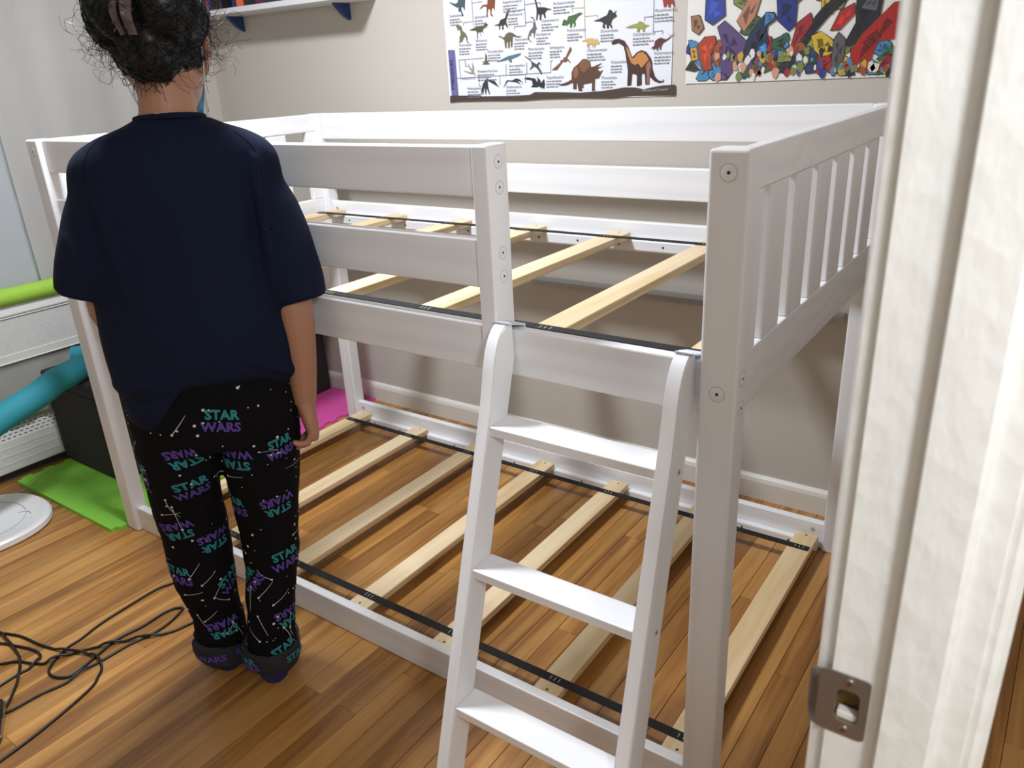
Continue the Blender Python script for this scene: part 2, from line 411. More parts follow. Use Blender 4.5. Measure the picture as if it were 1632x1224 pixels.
bm = B(mx0+.002, mx1-.002, DJ1+.002, DJ1+.010, mz0+.001, mz0+.0075, .001); obj('paint_ridge', bm, M['trim'], sp)
DINOS=[
('theropod_picture',(75,88,95),[(23,317),(52,309),(62,311),(71,330),(96,328),(92,302),(90,286),(84,297),(76,298),(77,287),(85,271),(78,270),(73,290),(70,282),(63,288),(68,297),(57,298)]),
('theropod_picture',(130,70,40),[(149,283),(166,296),(185,297),(188,317),(218,315),(214,294),(212,275),(208,287),(201,283),(199,269),(207,260),(197,262),(194,282),(187,284),(183,269),(185,261),(179,262),(182,284),(179,292),(168,292)]),
('theropod_picture',(110,112,80),[(49,242),(63,244),(73,238),(74,227),(88,217),(95,205),(92,194),(101,188),(94,187),(89,194),(89,206),(81,206),(73,197),(73,190),(69,194),(57,188),(61,195),(61,207),(67,213),(65,229),(50,230),(58,233),(50,238)]),
('theropod_picture',(80,85,60),[(104,225),(127,231),(152,236),(163,232),(168,240),(181,240),(183,235),(173,234),(181,229),(169,230),(159,222),(163,212),(155,219),(150,217),(150,210),(157,203),(151,206),(147,218),(141,217),(137,207),(141,198),(135,200),(136,218),(130,223)]),
('sauropod_picture',(55,58,50),[(205,233),(227,236),(234,247),(253,252),(262,272),(269,275),(275,271),(267,269),(258,247),(256,240),(262,227),(261,221),(251,234),(244,230),(245,218),(239,220),(240,232),(232,231),(230,218),(227,219),(228,231)]),
('sauropod_picture',(50,50,52),[(366,303),(372,303),(373,294),(380,273),(404,271),(432,263),(414,263),(405,256),(408,241),(404,240),(398,255),(392,251),(390,237),(385,236),(386,252),(380,254),(375,236),(372,237),(375,258),(374,275)]),
('sauropod_picture',(105,98,102),[(349,246),(356,248),(364,244),(369,226),(372,215),(377,213),(371,213),(366,201),(363,192),(365,187),(361,188),(361,201),(350,202),(350,191),(347,192),(346,199),(341,191),(345,180),(356,175),(344,178),(337,188),(346,207),(358,216),(365,233),(359,244)]),
('sauropod_picture',(105,92,72),[(224,195),(226,202),(245,194),(254,205),(268,209),(280,206),(296,196),(318,194),(300,192),(279,196),(276,165),(271,164),(271,184),(267,183),(265,162),(260,162),(260,183),(254,180),(253,163),(248,163),(246,186),(241,190),(230,198)]),
('pterosaur_picture',(85,115,130),[(207,122),(228,128),(254,137),(272,140),(311,145),(303,138),(286,133),(270,129),(272,119),(263,120),(257,128),(232,124)]),
('horned_dinosaur_picture',(70,105,55),[(466,216),(473,232),(485,228),(490,239),(512,242),(530,247),(540,244),(524,237),(513,225),(516,214),(506,206),(511,215),(504,221),(500,206),(496,207),(495,220),(489,219),(481,210),(484,218),(474,215)]),
('horned_dinosaur_picture',(55,52,50),[(577,220),(597,224),(624,233),(631,247),(639,245),(645,236),(657,245),(651,236),(657,228),(642,221),(636,210),(642,197),(636,198),(631,209),(628,196),(623,197),(622,209),(615,208),(617,197),(608,200),(611,211),(604,217)]),
('horned_dinosaur_picture',(200,170,110),[(534,167),(556,173),(572,173),(584,169),(589,171),(598,159),(594,155),(584,157),(580,145),(576,156),(571,144),(573,157),(562,156),(561,145),(557,145),(560,156),(553,149),(555,159),(552,166)]),
('pterosaur_picture',(130,80,55),[(425,89),(458,110),(458,116),(469,117),(469,124),(477,124),(495,154),(500,145),(482,123),(495,109),(494,107),(483,115),(477,110),(467,112),(444,89)]),
('horned_dinosaur_picture',(90,65,50),[(449,44),(483,52),(498,59),(498,79),(506,93),(523,103),(538,116),(552,116),(564,109),(567,92),(577,93),(608,103),(585,89),(612,93),(590,86),(599,78),(610,82),(602,72),(595,59),(581,58),(580,29),(583,24),(570,23),(571,47),(540,43),(540,32),(534,34),(536,24),(523,24),(517,50),(515,48),(515,30),(503,30),(503,50),(481,43),(462,41)]),
('+',(125,85,58),[(525,99),(538,115),(552,116),(564,108),(565,93),(552,86),(546,77),(532,82)]),
('+',(140,95,66),[(504,73),(508,90),(519,98),(524,78),(519,66),(511,61)]),
('plated_dinosaur_picture',(150,150,80),[(683,195),(693,197),(706,201),(723,203),(731,209),(741,206),(751,198),(764,196),(749,192),(747,189),(747,179),(741,181),(740,188),(731,189),(730,181),(722,181),(723,191),(716,193),(700,193)]),
('plated_dinosaur_picture',(95,50,45),[(767,134),(778,140),(781,153),(791,159),(800,161),(815,155),(830,163),(817,173),(831,164),(846,175),(832,162),(821,154),(805,146),(800,136),(800,130),(795,129),(796,139),(790,135),(791,127),(787,127),(785,135),(774,127),(778,133)]),
('plated_dinosaur_picture',(150,50,40),[(801,264),(832,261),(838,243),(837,239),(829,248),(826,246),(826,238),(819,239),(818,248),(814,248),(814,241),(810,240),(806,240),(804,250)]),
('sauropod_picture',(70,45,38),[(638,155),(647,165),(664,166),(681,160),(694,143),(705,118),(710,114),(723,126),(738,131),(753,126),(767,110),(773,95),(773,82),(781,59),(794,46),(807,44),(810,46),(805,50),(812,47),(810,41),(796,39),(780,45),(765,58),(765,36),(752,36),(750,65),(741,68),(739,60),(740,36),(728,32),(724,34),(724,62),(715,67),(708,68),(705,35),(692,34),(694,76),(690,98),(685,126),(679,145),(662,155),(643,151)]),
('+',(190,130,70),[(713,110),(727,124),(742,126),(756,115),(762,104),(751,94),(739,82),(728,95),(717,91),(705,98),(694,120),(686,145),(696,135),(707,111)]),
('+',(150,105,85),[(753,89),(764,101),(771,88),(766,73),(764,38),(758,38),(756,64)]),
('pterosaur_picture',(150,140,125),[(82,125),(96,115),(108,102),(108,128),(115,109),(112,97),(123,83),(109,90),(96,91),(66,102),(105,94)]),
('pterosaur_picture',(105,90,65),[(167,154),(172,140),(170,125),(182,134),(173,122),(185,118),(167,117),(148,118),(159,121),(149,128),(162,125)]),
('pterosaur_picture',(55,55,58),[(136,23),(148,56),(166,74),(187,65),(198,65),(216,43),(191,56),(169,66),(170,47),(176,23),(172,23),(164,44),(160,23),(157,23),(155,48),(147,23),(144,23),(145,34)]),
('pterosaur_picture',(60,60,62),[(230,39),(249,65),(269,63),(285,69),(298,67),(311,56),(314,48),(304,62),(290,64),(305,49),(288,57),(272,59),(253,62)]),
('pterosaur_picture',(45,45,52),[(316,67),(331,71),(361,66),(368,54),(371,63),(366,73),(380,61),(383,51),(395,64),(397,47),(394,34),(384,40),(388,31),(377,42),(364,40),(343,41),(351,47),(348,61)]),
('pterosaur_picture',(80,75,78),[(320,136),(332,132),(354,116),(369,108),(378,116),(390,103),(378,111),(374,104),(386,86),(386,75),(370,96),(359,103),(339,92),(350,105),(347,118)]),
('ground_strip_picture',(72,60,50),[(2,22),(137,20),(140,17),(219,16),(263,15),(338,17),(358,25),(459,22),(528,19),(606,22),(639,25),(683,30),(717,29),(748,23),(775,28),(809,32),(848,33),(849,3),(713,5),(639,0),(516,3),(398,3),(300,0),(171,2),(40,2),(0,0)]),
('title_strip_picture',(108,102,150),[(7,169),(36,168),(39,22),(9,22)]),
]
DLINES=[('p',(121,306),(165,307)),('p',(122,315),(123,236)),('p',(82,250),(123,251)),('p',(82,250),(81,240)),('d',(330,298),(331,224)),('d',(330,284),(389,286)),('d',(389,286),(389,277)),('d',(287,270),(330,271)),('d',(287,270),(287,263)),('d',(331,233),(360,234)),('d',(360,234),(360,225)),('d',(288,224),(331,224)),('d',(288,224),(288,216)),('t',(546,280),(548,176)),('t',(504,261),(546,259)),('t',(504,261),(504,252)),('t',(548,235),(591,235)),('t',(591,235),(591,227)),('d',(775,261),(774,178)),('d',(746,218),(775,219)),('d',(746,218),(746,209)),('d',(774,178),(804,179)),('d',(804,179),(804,171)),('d',(52,136),(157,137)),('d',(52,136),(54,79)),('d',(78,135),(78,114)),('d',(78,114),(86,114)),('d',(39,78),(420,82)),('d',(420,82),(422,116)),('d',(422,116),(429,117)),('d',(246,82),(248,114)),('d',(133,80),(133,50)),('d',(133,50),(140,50)),('d',(220,79),(220,52)),('d',(329,81),(330,116)),('d',(323,80),(323,54))]
DTEXT=[('Suchomimus',24,270),('Spinosaurus',129,259),('Velociraptor',56,178),('Allosaurus',128,188),('Argentinosaurus',246,294),('Plateosaurus',264,256),('Camarasaurus',391,230),('Anchisaurus',370,192),('Titanosaurus',284,182),('Preondactylus',176,152),('Rhamphorhynchus',128,93),('PTERODACTYLS',55,72),('Hatzegopteryx',81,40),('Anurognathus',259,105),('Pterodactylus',338,151),('Anhanguera',419,151),('Gnathosaurus',244,40),('Tupandactylus',403,64),('Archaeoceratops',436,275),('Prenoceratops',484,196),('Zuniceratops',601,187),('Udanoceratops',554,136),('Triceratops',604,56),('Vulcanodon',636,99),('Chialingosaurus',709,171),('Wuerhosaurus',778,229),('Kentrosaurus',779,117)]
FIGS=[((45,62,140),[(53,220),(104,216),(109,168),(76,146),(52,161)]),((178,120,92),[(143,152),(177,210),(207,207),(192,158),(164,123)]),((28,45,120),[(247,204),(301,199),(300,131),(283,117),(255,144)]),((32,32,36),[(321,90),(351,147),(369,171),(401,190),(434,188),(385,147),(354,111),(336,82)]),((160,40,35),[(390,112),(411,155),(442,171),(446,146),(415,113)]),((36,37,44),[(427,77),(451,124),(447,187),(508,181),(504,136),(481,112),(459,79),(440,72)]),((90,92,98),[(460,158),(476,184),(499,179),(496,149)]),((165,38,30),[(449,17),(446,63),(467,97),(510,141),(532,164),(575,167),(579,87),(508,79),(496,41),(489,12),(466,10),(476,39)]),((120,25,24),[(472,81),(502,101),(513,88),(493,64)]),((200,168,45),[(344,101),(368,111),(394,92),(413,68),(391,53),(378,47),(355,65)]),((165,35,35),[(362,48),(394,53),(399,39),(383,30),(381,6),(369,9)]),((88,68,112),[(89,138),(111,154),(144,124),(173,98),(160,57),(124,9),(98,31),(107,91)]),((165,62,36),[(34,95),(54,116),(82,117),(87,103),(72,68),(78,32),(54,29),(40,63)]),((36,48,74),[(168,53),(173,98),(193,131),(221,166),(243,164),(251,147),(223,129),(233,95),(199,48),(179,7),(167,11)]),((60,130,190),[(208,82),(226,92),(231,71),(213,68)]),((70,120,170),[(221,166),(243,161),(244,151),(219,133)]),((52,88,62),[(244,97),(283,112),(288,95),(264,83),(287,65),(242,77)]),((132,142,72),[(214,54),(250,73),(298,61),(296,44),(252,42)]),((150,40,42),[(306,134),(336,157),(345,134),(327,106),(307,84),(296,51),(288,58),(301,111)]),((52,62,52),[(320,63),(343,78),(363,57),(363,14),(339,11)]),((92,86,86),[(401,88),(413,107),(430,87),(429,44),(416,8),(400,26)]),((150,105,80),[(11,171),(35,173),(49,141),(33,124),(16,136)]),((60,56,52),[(-1,35),(19,60),(41,34),(25,29)]),((190,150,60),[(12,89),(30,92),(36,59),(17,56)]),((60,100,70),[(509,41),(538,68),(558,57),(531,20)]),((150,40,36),[(506,12),(534,49),(548,39),(526,9)])]
# ------------------------------------------------------------------ bunk bed
L, W, H, PWX, PDY = 2.008, 1.049, 1.228, .059, .050
bed = thing('bunk_bed', 'white low bunk bed frame with bare pine slats along the back wall', 'bunk bed', (L/2, W/2, 0))
def bolt(c, n, parent, r=.0115, rim=True):
    bm = bmesh.new(); c = Vector(c); n = Vector(n)
    disc(bm, c, n, r, .0005, 24); b = obj('bolt_cap', bm, M['white'], parent, auto=35)
    bm = bmesh.new(); u = n.orthogonal().normalized(); v = n.cross(u)
    ri = lambda rr, h: [c + n*h + (u*math.cos(2*PI*k/24)+v*math.sin(2*PI*k/24))*rr for k in range(24)]
    loft(bm, [ri(r*1.0, -.0004), ri(r*1.12, -.0004), ri(r*1.12, .0003), ri(r*1.0, .0003), ri(r*1.0, -.0004)], cap=False)
    obj('rim', bm, M['capgrey'], b)
    bm = bmesh.new(); disc(bm, c+n*.0004, n, r*.22, .0004, 12); obj('socket', bm, M['dark'], b)
for nm, x0, y0_ in (('fl', 0, 0), ('fr', L-PWX, 0), ('bl', 0, W-PDY), ('br', L-PWX, W-PDY)):
    p = obj('post', B(x0, x0+PWX, y0_, y0_+PDY, 0, H, .005, 3), M['whitez'], bed)
    fy_ = 0 if y0_ == 0 else W
    n = (0, -1, 0) if y0_ == 0 else (0, 1, 0)
    for z in (1.197, .871):
        bolt((x0+PWX/2, fy_, z), n, p)
    sx, nx = (0, (-1, 0, 0)) if x0 == 0 else (L, (1, 0, 0))
    for z in (.893, .845): bolt((sx, y0_+PDY/2, z), nx, p)
RC, RT = .014, .024          # rail recess and thickness
X0, X1 = PWX, L-PWX
def rail(x0, x1, y0, y1, z0, z1, cleat=None, name='rail'):
    r = obj(name, B(x0, x1, y0, y1, z0, z1, .003), M['white'], bed)
    if cleat:
        c = obj('cleat', B(x0+.01, x1-.01, cleat[0], cleat[1], cleat[2], cleat[3], .004), M['white'], r)
        for k in range(13):
            x = x0+.11+(x1-x0-.2)*k/12
            yy = cleat[1] if cleat[0] < .5 else cleat[0]; nn = (0, 1, 0) if cleat[0] < .5 else (0, -1, 0)
            bm = bmesh.new(); disc(bm, (x, yy, (cleat[2]+cleat[3])/2), nn, .0035, .0004, 10); obj('screw_hole', bm, M['dark'], c)
    return r
MX0, MX1 = 1.533, 1.5675       # short middle post
MY0 = .004
mp_ = obj('short_post', B(MX0, MX1, MY0, MY0+.058, .852, H, .004, 3), M['whitez'], bed)
for z in (1.199, 1.157, 1.045, 1.003): bolt((MX1, MY0+.031, z), (1, 0, 0), mp_, r=.0105)
FY0 = .0155; UC0, UC1 = .834, .866
rail(X0, MX0, FY0, FY0+RT, 1.141, 1.226)                                    # front guard rails
rail(X0, MX0, FY0, FY0+RT, .982, 1.069)
SZ0, SZ1 = .826, .9136
rail(X0, X1, FY0, FY0+RT, SZ0, SZ1, (FY0+RT, FY0+RT+.022, UC0, UC1))      # front side rail
BY1 = W-.015; BY0 = BY1-RT
rail(X0, X1, BY0, BY1, 1.138, 1.228); rail(X0, X1, BY0, BY1, .980, 1.068)
rb = rail(X0, X1, BY0, BY1, SZ0, SZ1, (BY0-.022, BY0, UC0, UC1))
rl = rail(X0, X1, FY0, FY0+RT, .001, .083, (FY0+RT, FY0+RT+.022, 0, .030))
rlb = rail(X0, X1, BY0, BY1, .001, .083, (BY0-.022, BY0, 0, .030))
for r_, z in ((rb, .888), (rlb, .060)):
    for x in (X0+.03, X1-.03):
        bm = bmesh.new(); disc(bm, (x, BY0, z), (0, -1, 0), .006, .0012, 14); obj('bolt_head', bm, M['steel'], r_, auto=35)
for r_ in (rl,):
    pass
# end panels
for side, xa, xb in (('left', .007, .031), ('right', L-.031, L-.007)):
    ep = obj('end_panel', B(xa, xb, PDY, W-PDY, 1.166, 1.2265, .003), M['white'], bed)
    obj('end_rail', B(xa, xb, PDY, W-PDY, .828, .924, .003), M['white'], ep)
    obj('stile', B(xa, xb, PDY, PDY+.042, .924, 1.166, .003), M['whitez'], ep)
    obj('stile', B(xa, xb, W-PDY-.042, W-PDY, .924, 1.166, .003), M['whitez'], ep)
    for y in (.128, .258, .388, .518, .648, .778):
        obj('baluster', B(xa+.002, xb-.002, y, y+.086, .924, 1.166, .003), M['whitez'], ep)
    obj('lower_rail', B(xa, xb, PDY, W-PDY, 0.002, .022, .003), M['white'], bed) if side == 'none' else None
# slats and webbing straps
SX = (.084, .392, .682, .977, 1.267, 1.565, 1.877)
def slats(zt, th, ya=.098, yb=.903, sw=.022):
    for i, x in enumerate(SX):
        s = obj('slat', B(x, x+.063, .060, .998, zt-th, zt, .0025), M['pine'], bed)
        for y in (.074, .984):
            bm = bmesh.new(); disc(bm, (x+.032, y, zt), (0, 0, 1), .0032, .0004, 10); obj('screw', bm, M['dark'], s)
    for y in (ya, yb):
        st = obj('strap', B(SX[0]+.008, SX[-1]+.058, y, y+sw, zt+.0006, zt+.0022, 0), M['strap'], bed)
        bm = bmesh.new()
        for x in SX:
            for k in range(3):
                xx = x+.020+k*.011
                box(bm, xx, xx+.0012, y+.005, y+.016, zt+.0021, zt+.0026)
        t = obj('stitching', bm, M['stitch'], st); t['kind'] = 'stuff'
        for i, x in ((0, SX[0]), (6, SX[-1])):
            pass
slats(.050, .020); slats(.886, .020, .107, .903, .025)
# ------------------------------------------------------------------ ladder
lad = thing('ladder', 'white wooden bunk ladder with curved tops hooked on the bed rail', 'ladder', (1.76, -.20, 0))
SL, YFm, DD, KX, TT = .3579, -.175, .0583, -.0339, .0256
def lx(x, z): return x + KX*(z-.5)
def stile(x0):
    # side profile (y,z): slanted board with rounded shoulder and a vertical heel against the rail
    F = lambda z: YFm + SL*(z-.5)
    front = [(F(0), 0), (F(.40), .40), (F(.79), .79)]
    c1 = (F(.84), .84)
    arc = []
    ztop = .930; yb = .0135
    p0 = Vector((F(.815), .815)); p1 = Vector((F(.9), .91)); p2 = Vector((yb-.004, ztop)); p1b = Vector((F(.865)-.004, .885))
    for k in range(11):
        t = k/10
        q = p0*(1-t)**3 + 3*p1b*t*(1-t)**2 + 3*Vector((-.028, ztop))*t*t*(1-t) + p2*t**3
        arc.append((q.x, q.y))
    zk = .5 + (yb-DD-YFm)/SL
    back = [(yb, ztop-.004), (yb, zk), (F(.40)+DD, .40), (F(0)+DD, 0)]
    pts = front + arc[1:] + back
    bm = bmesh.new(); prism(bm, pts, x0, x0+TT, lambda a, b, h: (lx(h, b), a, b))
    bmesh.ops.bevel(bm, geom=[e for e in bm.edges if len(e.link_faces) == 2 and e.calc_face_angle(0) > .6], offset=.002, segments=2, affect='EDGES')
    return obj('stile', bm, M['whitez'], lad, auto=30)
s0 = stile(1.5844); s1 = stile(1.9258)
for z in (.7633, .5212, .2797):
    y = YFm + SL*(z-.5); a, b = lx(1.5844+TT, z), lx(1.9258, z)
    rg = obj('rung', B(a, b, y+.001, y+DD+.002, z-.018, z, .002), M['white'], lad)
    for s_, xx, nn in ((s1, lx(1.9258+TT, z-.01), (1, 0, 0)),):
        bm = bmesh.new(); disc(bm, (xx-.0003, y+DD*.55, z-.012), nn, .0060, .0008, 16); sc_ = obj('bolt_cap', bm, M['capgrey'], s_)
        bm = bmesh.new(); disc(bm, (xx+.0005, y+DD*.55, z-.012), nn, .0020, .0004, 10); obj('socket', bm, M['dark'], sc_)
for x0 in (1.5844, 1.9258):
    a = lx(x0, .94)
    bm = bmesh.new(); w_ = .034
    prism(bm, [(-.006, .9315), (.044, .9185), (.044, .885), (.0412, .885), (.0412, .9155), (-.006, .9290)], a-.0012, a+w_-.0012, lambda p, q, h: (h, p, q))
    obj('hook_pad', bm, M['pad'], lad)

# ------------------------------------------------------------------ steel angle on the wall behind the bed
bm = bmesh.new(); prism(bm, [(YB-.001, .624), (YB-.001, .658), (YB-.052, .658), (YB-.052, .654), (YB-.006, .654), (YB-.006, .624)], .835, 1.90, lambda a, b, h: (h, a, b))
tag(obj('steel_angle_bar', bm, M['steel'], None), 'grey steel angle bar fixed low on the back wall behind the bed', 'metal bar')

# ------------------------------------------------------------------ wall shelf
sh = thing('wall_shelf', 'white wall shelf on navy curved brackets near the ceiling corner', 'shelf', (-.35, 1.12, 1.60))
ZS = 1.597
obj('board', B(-1.0+.22, .205, 1.062, YB, ZS, ZS+.020, .002), M['shelf'], sh)
for x in (-.562, .056):
    pr = [(YB-.001, ZS)] + [(YB-.001-.105*math.cos(t*PI/2)**.9 if t < 1 else YB-.001, ZS-.085*(t**1.25)) for t in [k/8 for k in range(9)]]
    bm = bmesh.new(); prism(bm, pr[1:] + [(YB-.001, ZS-.02)] if False else [(YB-.0005, ZS)] + [(YB-.0005-.075*(1-t)**.75, ZS-.056*t**.9) for t in [k/8 for k in range(9)]], x, x+.016, lambda a, b, h: (h, a, b))
    obj('bracket', bm, M['navyfin'], sh)
def book(x, w, d, h, cols, lab, y0=1.078):
    t = thing('book', lab, 'book', (x+w/2, y0+d/2, ZS+.020), 'books on the wall shelf')
    z = ZS+.0205
    bm = bmesh.new(); box(bm, x, x+w, y0, y0+d, z, z+h, .0)
    bm.free(); bm = bmesh.new()
    box(bm, x, x+.002, y0, y0+d, z, z+h); box(bm, x+w-.002, x+w, y0, y0+d, z, z+h); box(bm, x+.002, x+w-.002, y0, y0+.003, z, z+h)
    obj('cover', bm, ink(cols[0]), t)
    obj('pages', B(x+.002, x+w-.002, y0+.003, y0+d-.004, z+.003, z+h-.003, 0), M['paper2'], t)
    if len(cols) > 1: obj('spine_band', B(x+.0005, x+w-.0005, y0-.0006, y0+.0004, z+.002, z+h*.16, 0), ink(cols[1]), t)
book(-.700, .052, .10, .22, ((170, 38, 42), (60, 110, 200)), 'thick red book with blue foot, leftmost on the wall shelf')
book(-.640, .012, .10, .20, ((30, 30, 50),), 'thin black book beside the thick red book')
book(-.626, .044, .10, .21, ((96, 66, 130), (170, 60, 70)), 'purple and red book, third from the left on the shelf')
book(-.560, .050, .09, .19, ((24, 24, 30),), 'black book over the left navy bracket')
book(-.508, .016, .09, .17, ((26, 26, 34), (40, 40, 52)), 'slim black book right of the black book over the bracket')
book(-.430, .026, .10, .18, ((34, 40, 80),), 'dark blue book in the middle of the wall shelf')
book(-.402, .040, .10, .20, ((200, 58, 48), (215, 110, 70)), 'orange red book in the middle of the wall shelf')
book(-.355, .06, .09, .2, ((28, 26, 34),), 'wide black book right of the orange red book')
book(-.290, .05, .09, .18, ((40, 44, 62), (90, 40, 50)), 'grey blue book at the right end of the row')

# ------------------------------------------------------------------ posters
PX, PZ, PY = 0.515, 1.246, YB-.0022
def poster_sheet(bm, x0, x1, z0, z1, curl):
    nx, nz = 24, 12; V = []
    for j in range(nz+1):
        for i in range(nx+1):
            u, v = i/nx, j/nz
            c = 0 if v > .3 else curl*math.exp(-v*14)*(.35+.65*abs(math.sin(5.2*u+.6)))
            if i == 0 or i == nx: c *= 1.6
            V.append(bm.verts.new((x0+(x1-x0)*u, PY-c, z0+(z1-z0)*v)))
    Bk = [bm.verts.new(v.co + Vector((0, .0006, 0))) for v in V]
    for j in range(nz):
        for i in range(nx):
            a = j*(nx+1)+i; q = (a, a+1, a+nx+2, a+nx+1)
            bm.faces.new([V[k] for k in q]); bm.faces.new([Bk[k] for k in reversed(q)])
    rim = [i for i in range(nx+1)] + [j*(nx+1)+nx for j in range(1, nz+1)] + [nz*(nx+1)+i for i in range(nx-1, -1, -1)] + [j*(nx+1) for j in range(nz-1, 0, -1)]
    for k, a in enumerate(rim):
        b = rim[(k+1) % len(rim)]; bm.faces.new((V[b], V[a], Bk[a], Bk[b]))
def pw_(dx, x0, z0):
    def f(a, b): return (x0+a/1000, PY-.0012-dx, z0+b/1000)
    return f
po = thing('dinosaur_poster', 'white dinosaur chart poster with brown ground strip, above the bed', 'poster', (PX+.43, PY, PZ))
bm = bmesh.new(); poster_sheet(bm, PX-.002, PX+.834, PZ+.002, PZ+.60, .0012); obj('sheet', bm, M['paper'], po)
last = None
for n_, c, pts in list(DINOS):
    if n_.endswith('_picture') and not n_.startswith(('ground', 'title')) and max(p[1] for p in pts) < 290:
        DINOS.append((n_, c, [(836-p[0], p[1]+300) for p in pts]))       # the chart goes on above the frame
for n_, c, pts in DINOS:
    lay = .0004 if n_ == '+' else .0
    if n_ in ('ground_strip_picture', 'title_strip_picture'): lay = -.0003 if n_[0] == 't' else .0
    bm = bmesh.new(); flat(bm, pts, pw_(.0012+lay, PX, PZ)); bmesh.ops.recalc_face_normals(bm, faces=bm.faces[:])
    if n_ == '+': obj('body_marking', bm, ink(c), last)
    else: last = obj(n_, bm, ink(c), po)
LC = {'p': (170, 110, 150), 'd': (96, 94, 112), 't': (190, 165, 130)}
for k in 'pdt':
    bm = bmesh.new()
    for kk, a, b in DLINES:
        if kk != k: continue
        d = Vector((b[0]-a[0], b[1]-a[1])).normalized()*.7; n = Vector((-d.y, d.x))
        flat(bm, [(a[0]-d.x-n.x, a[1]-d.y-n.y), (b[0]+d.x-n.x, b[1]+d.y-n.y), (b[0]+d.x+n.x, b[1]+d.y+n.y), (a[0]-d.x+n.x, a[1]-d.y+n.y)], pw_(.0010, PX, PZ))
    o = obj('chart_lines', bm, ink(LC[k]), po); o['kind'] = 'stuff'
bmd = bmesh.new()
for s, x, z in DTEXT:
    tb = text_bm(s, 11.2 if s[1].islower() else 8.5); wd_ = max(v.co.x for v in tb.verts)
    f = pw_(.0014, PX, PZ)
    bmt = bmesh.new(); add_bm(bmt, tb, lambda c, x=x, z=z, f=f: f(x+c.x, z+c.y)); obj('dinosaur_name', bmt, M['ink'], po)
    if s[1].islower():
        for q in range(3):
            zz = z-9.5-q*8.2; ww = wd_*rnd.uniform(.55, .9); xx = x
            while xx < x+ww:
                sg = rnd.uniform(4, 13)
                flat(bmd, [(xx, zz), (xx+sg, zz), (xx+sg, zz+3.0), (xx, zz+3.0)], f); xx += sg+2.2
o = obj('small_print', bmd, ink((126, 126, 132)), po); o['kind'] = 'stuff'
bm = bmesh.new(); add_bm(bm, text_bm('PTEROSAURS', 17, bold=.4), lambda c: (PX+.025 - c.y/1000, PY-.0026, PZ+.042+c.x/1000*.95))
obj('section_title', bm, ink((44, 36, 78)), po)
bm = bmesh.new(); add_bm(bm, text_bm('Wonders of Creation', 9.5), lambda c: (PX+.742+c.x/1000, PY-.0030, PZ+.016+c.y/1000+c.x*.00003))
obj('publisher_line', bm, ink((190, 182, 165)), po)
# second poster: plain generic crowd of bright comic style shapes
QX, QZ = 1.394, 1.284
qo = thing('comic_poster', 'colourful comic style poster of tumbling shapes beside the dinosaur chart', 'poster', (QX+.38, PY, QZ))
bm = bmesh.new(); poster_sheet(bm, QX-.001, QX+.76, QZ-.004, QZ+.56, .0012); obj('sheet', bm, M['paper2'], qo)
rr = random.Random(3)
pal = [(160, 40, 38), (40, 60, 130), (60, 90, 60), (190, 160, 60), (40, 40, 46), (90, 70, 110), (70, 130, 170), (200, 150, 120), (120, 130, 70), (150, 80, 50), (220, 215, 205)]
for q in range(46):          # a denser tumble of middle sized shapes behind the large ones
    cx_, cz_ = rr.uniform(10, 740), rr.uniform(8, 250); cz_ = cz_ if rr.random() < .5 else rr.uniform(8, 90); n = 9; a_ = rr.uniform(10, 24); b_ = a_*rr.uniform(1.2, 2.2); tl = rr.uniform(-.9, .9)
    pts = []
    for i in range(n):
        t = 2*PI*i/n; k_ = rr.uniform(.6, 1.25); x_, y_ = a_*k_*math.cos(t), b_*k_*math.sin(t)
        pts.append((cx_+x_*math.cos(tl)-y_*math.sin(tl), max(3, cz_+x_*math.sin(tl)+y_*math.cos(tl))))
    FIGS.insert(0, (rr.choice(pal[:10]), pts))
def grow(pts, k):
    cx = sum(p[0] for p in pts)/len(pts); cz = sum(p[1] for p in pts)/len(pts)
    return [(p[0]+(k if p[0] > cx else -k), p[1]+(k if p[1] > cz else -k)) for p in pts]
FIGS = [(c, [(770-p[0], p[1]+265) for p in pts]) for c, pts in FIGS[::2] if min(p[0] for p in pts) > 15 and max(p[1] for p in pts) < 285 and min(p[1] for p in pts) > 25] + FIGS
for q, (c, pts) in enumerate(FIGS):
    bm = bmesh.new(); flat(bm, grow(pts, 1.5), pw_(.0006+.000022*q, QX, QZ)); o_ = obj('shape_outline', bm, ink((24, 22, 26)), qo)
    bm = bmesh.new(); flat(bm, pts, pw_(.00061+.000022*q, QX, QZ)); g = obj('painted_shape', bm, ink(c), qo)
    bm = bmesh.new(); cx = sum(p[0] for p in pts)/len(pts); cz = sum(p[1] for p in pts)/len(pts)
    for a in range(0, len(pts), 2):
        p = pts[a]; p2 = pts[(a+1) % len(pts)]
        flat(bm, [(cx*.35+p[0]*.65, cz*.35+p[1]*.65), (cx*.5+p2[0]*.5, cz*.5+p2[1]*.5), (cx, cz)], pw_(.00062+.000022*q, QX, QZ))
    k_ = rr.choice((.55, .62, 1.3)); obj('inner_stroke', bm, ink(tuple(min(255, int(v*k_)) for v in c)), g)
for c in pal:
    bm = bmesh.new()
    for _ in range(16):
        a = rr.uniform(85, 545) if rr.random() < .6 else rr.uniform(560, 745); top = 70 if a < 400 else (30 if a < 560 else 250)
        z = rr.uniform(8, top) if a < 560 else rr.uniform(6, 250)
        n = 7; rad = rr.uniform(4, 10); ph = rr.random()*6
        flat(bm, [(a+rad*rr.uniform(.6, 1.3)*math.cos(ph+2*PI*i/n), z+rad*1.5*rr.uniform(.6, 1.3)*math.sin(ph+2*PI*i/n)) for i in range(n)], pw_(.0026+.00003*pal.index(c), QX, QZ))
    o = obj('crowd_daubs', bm, ink(c), qo); o['kind'] = 'stuff'

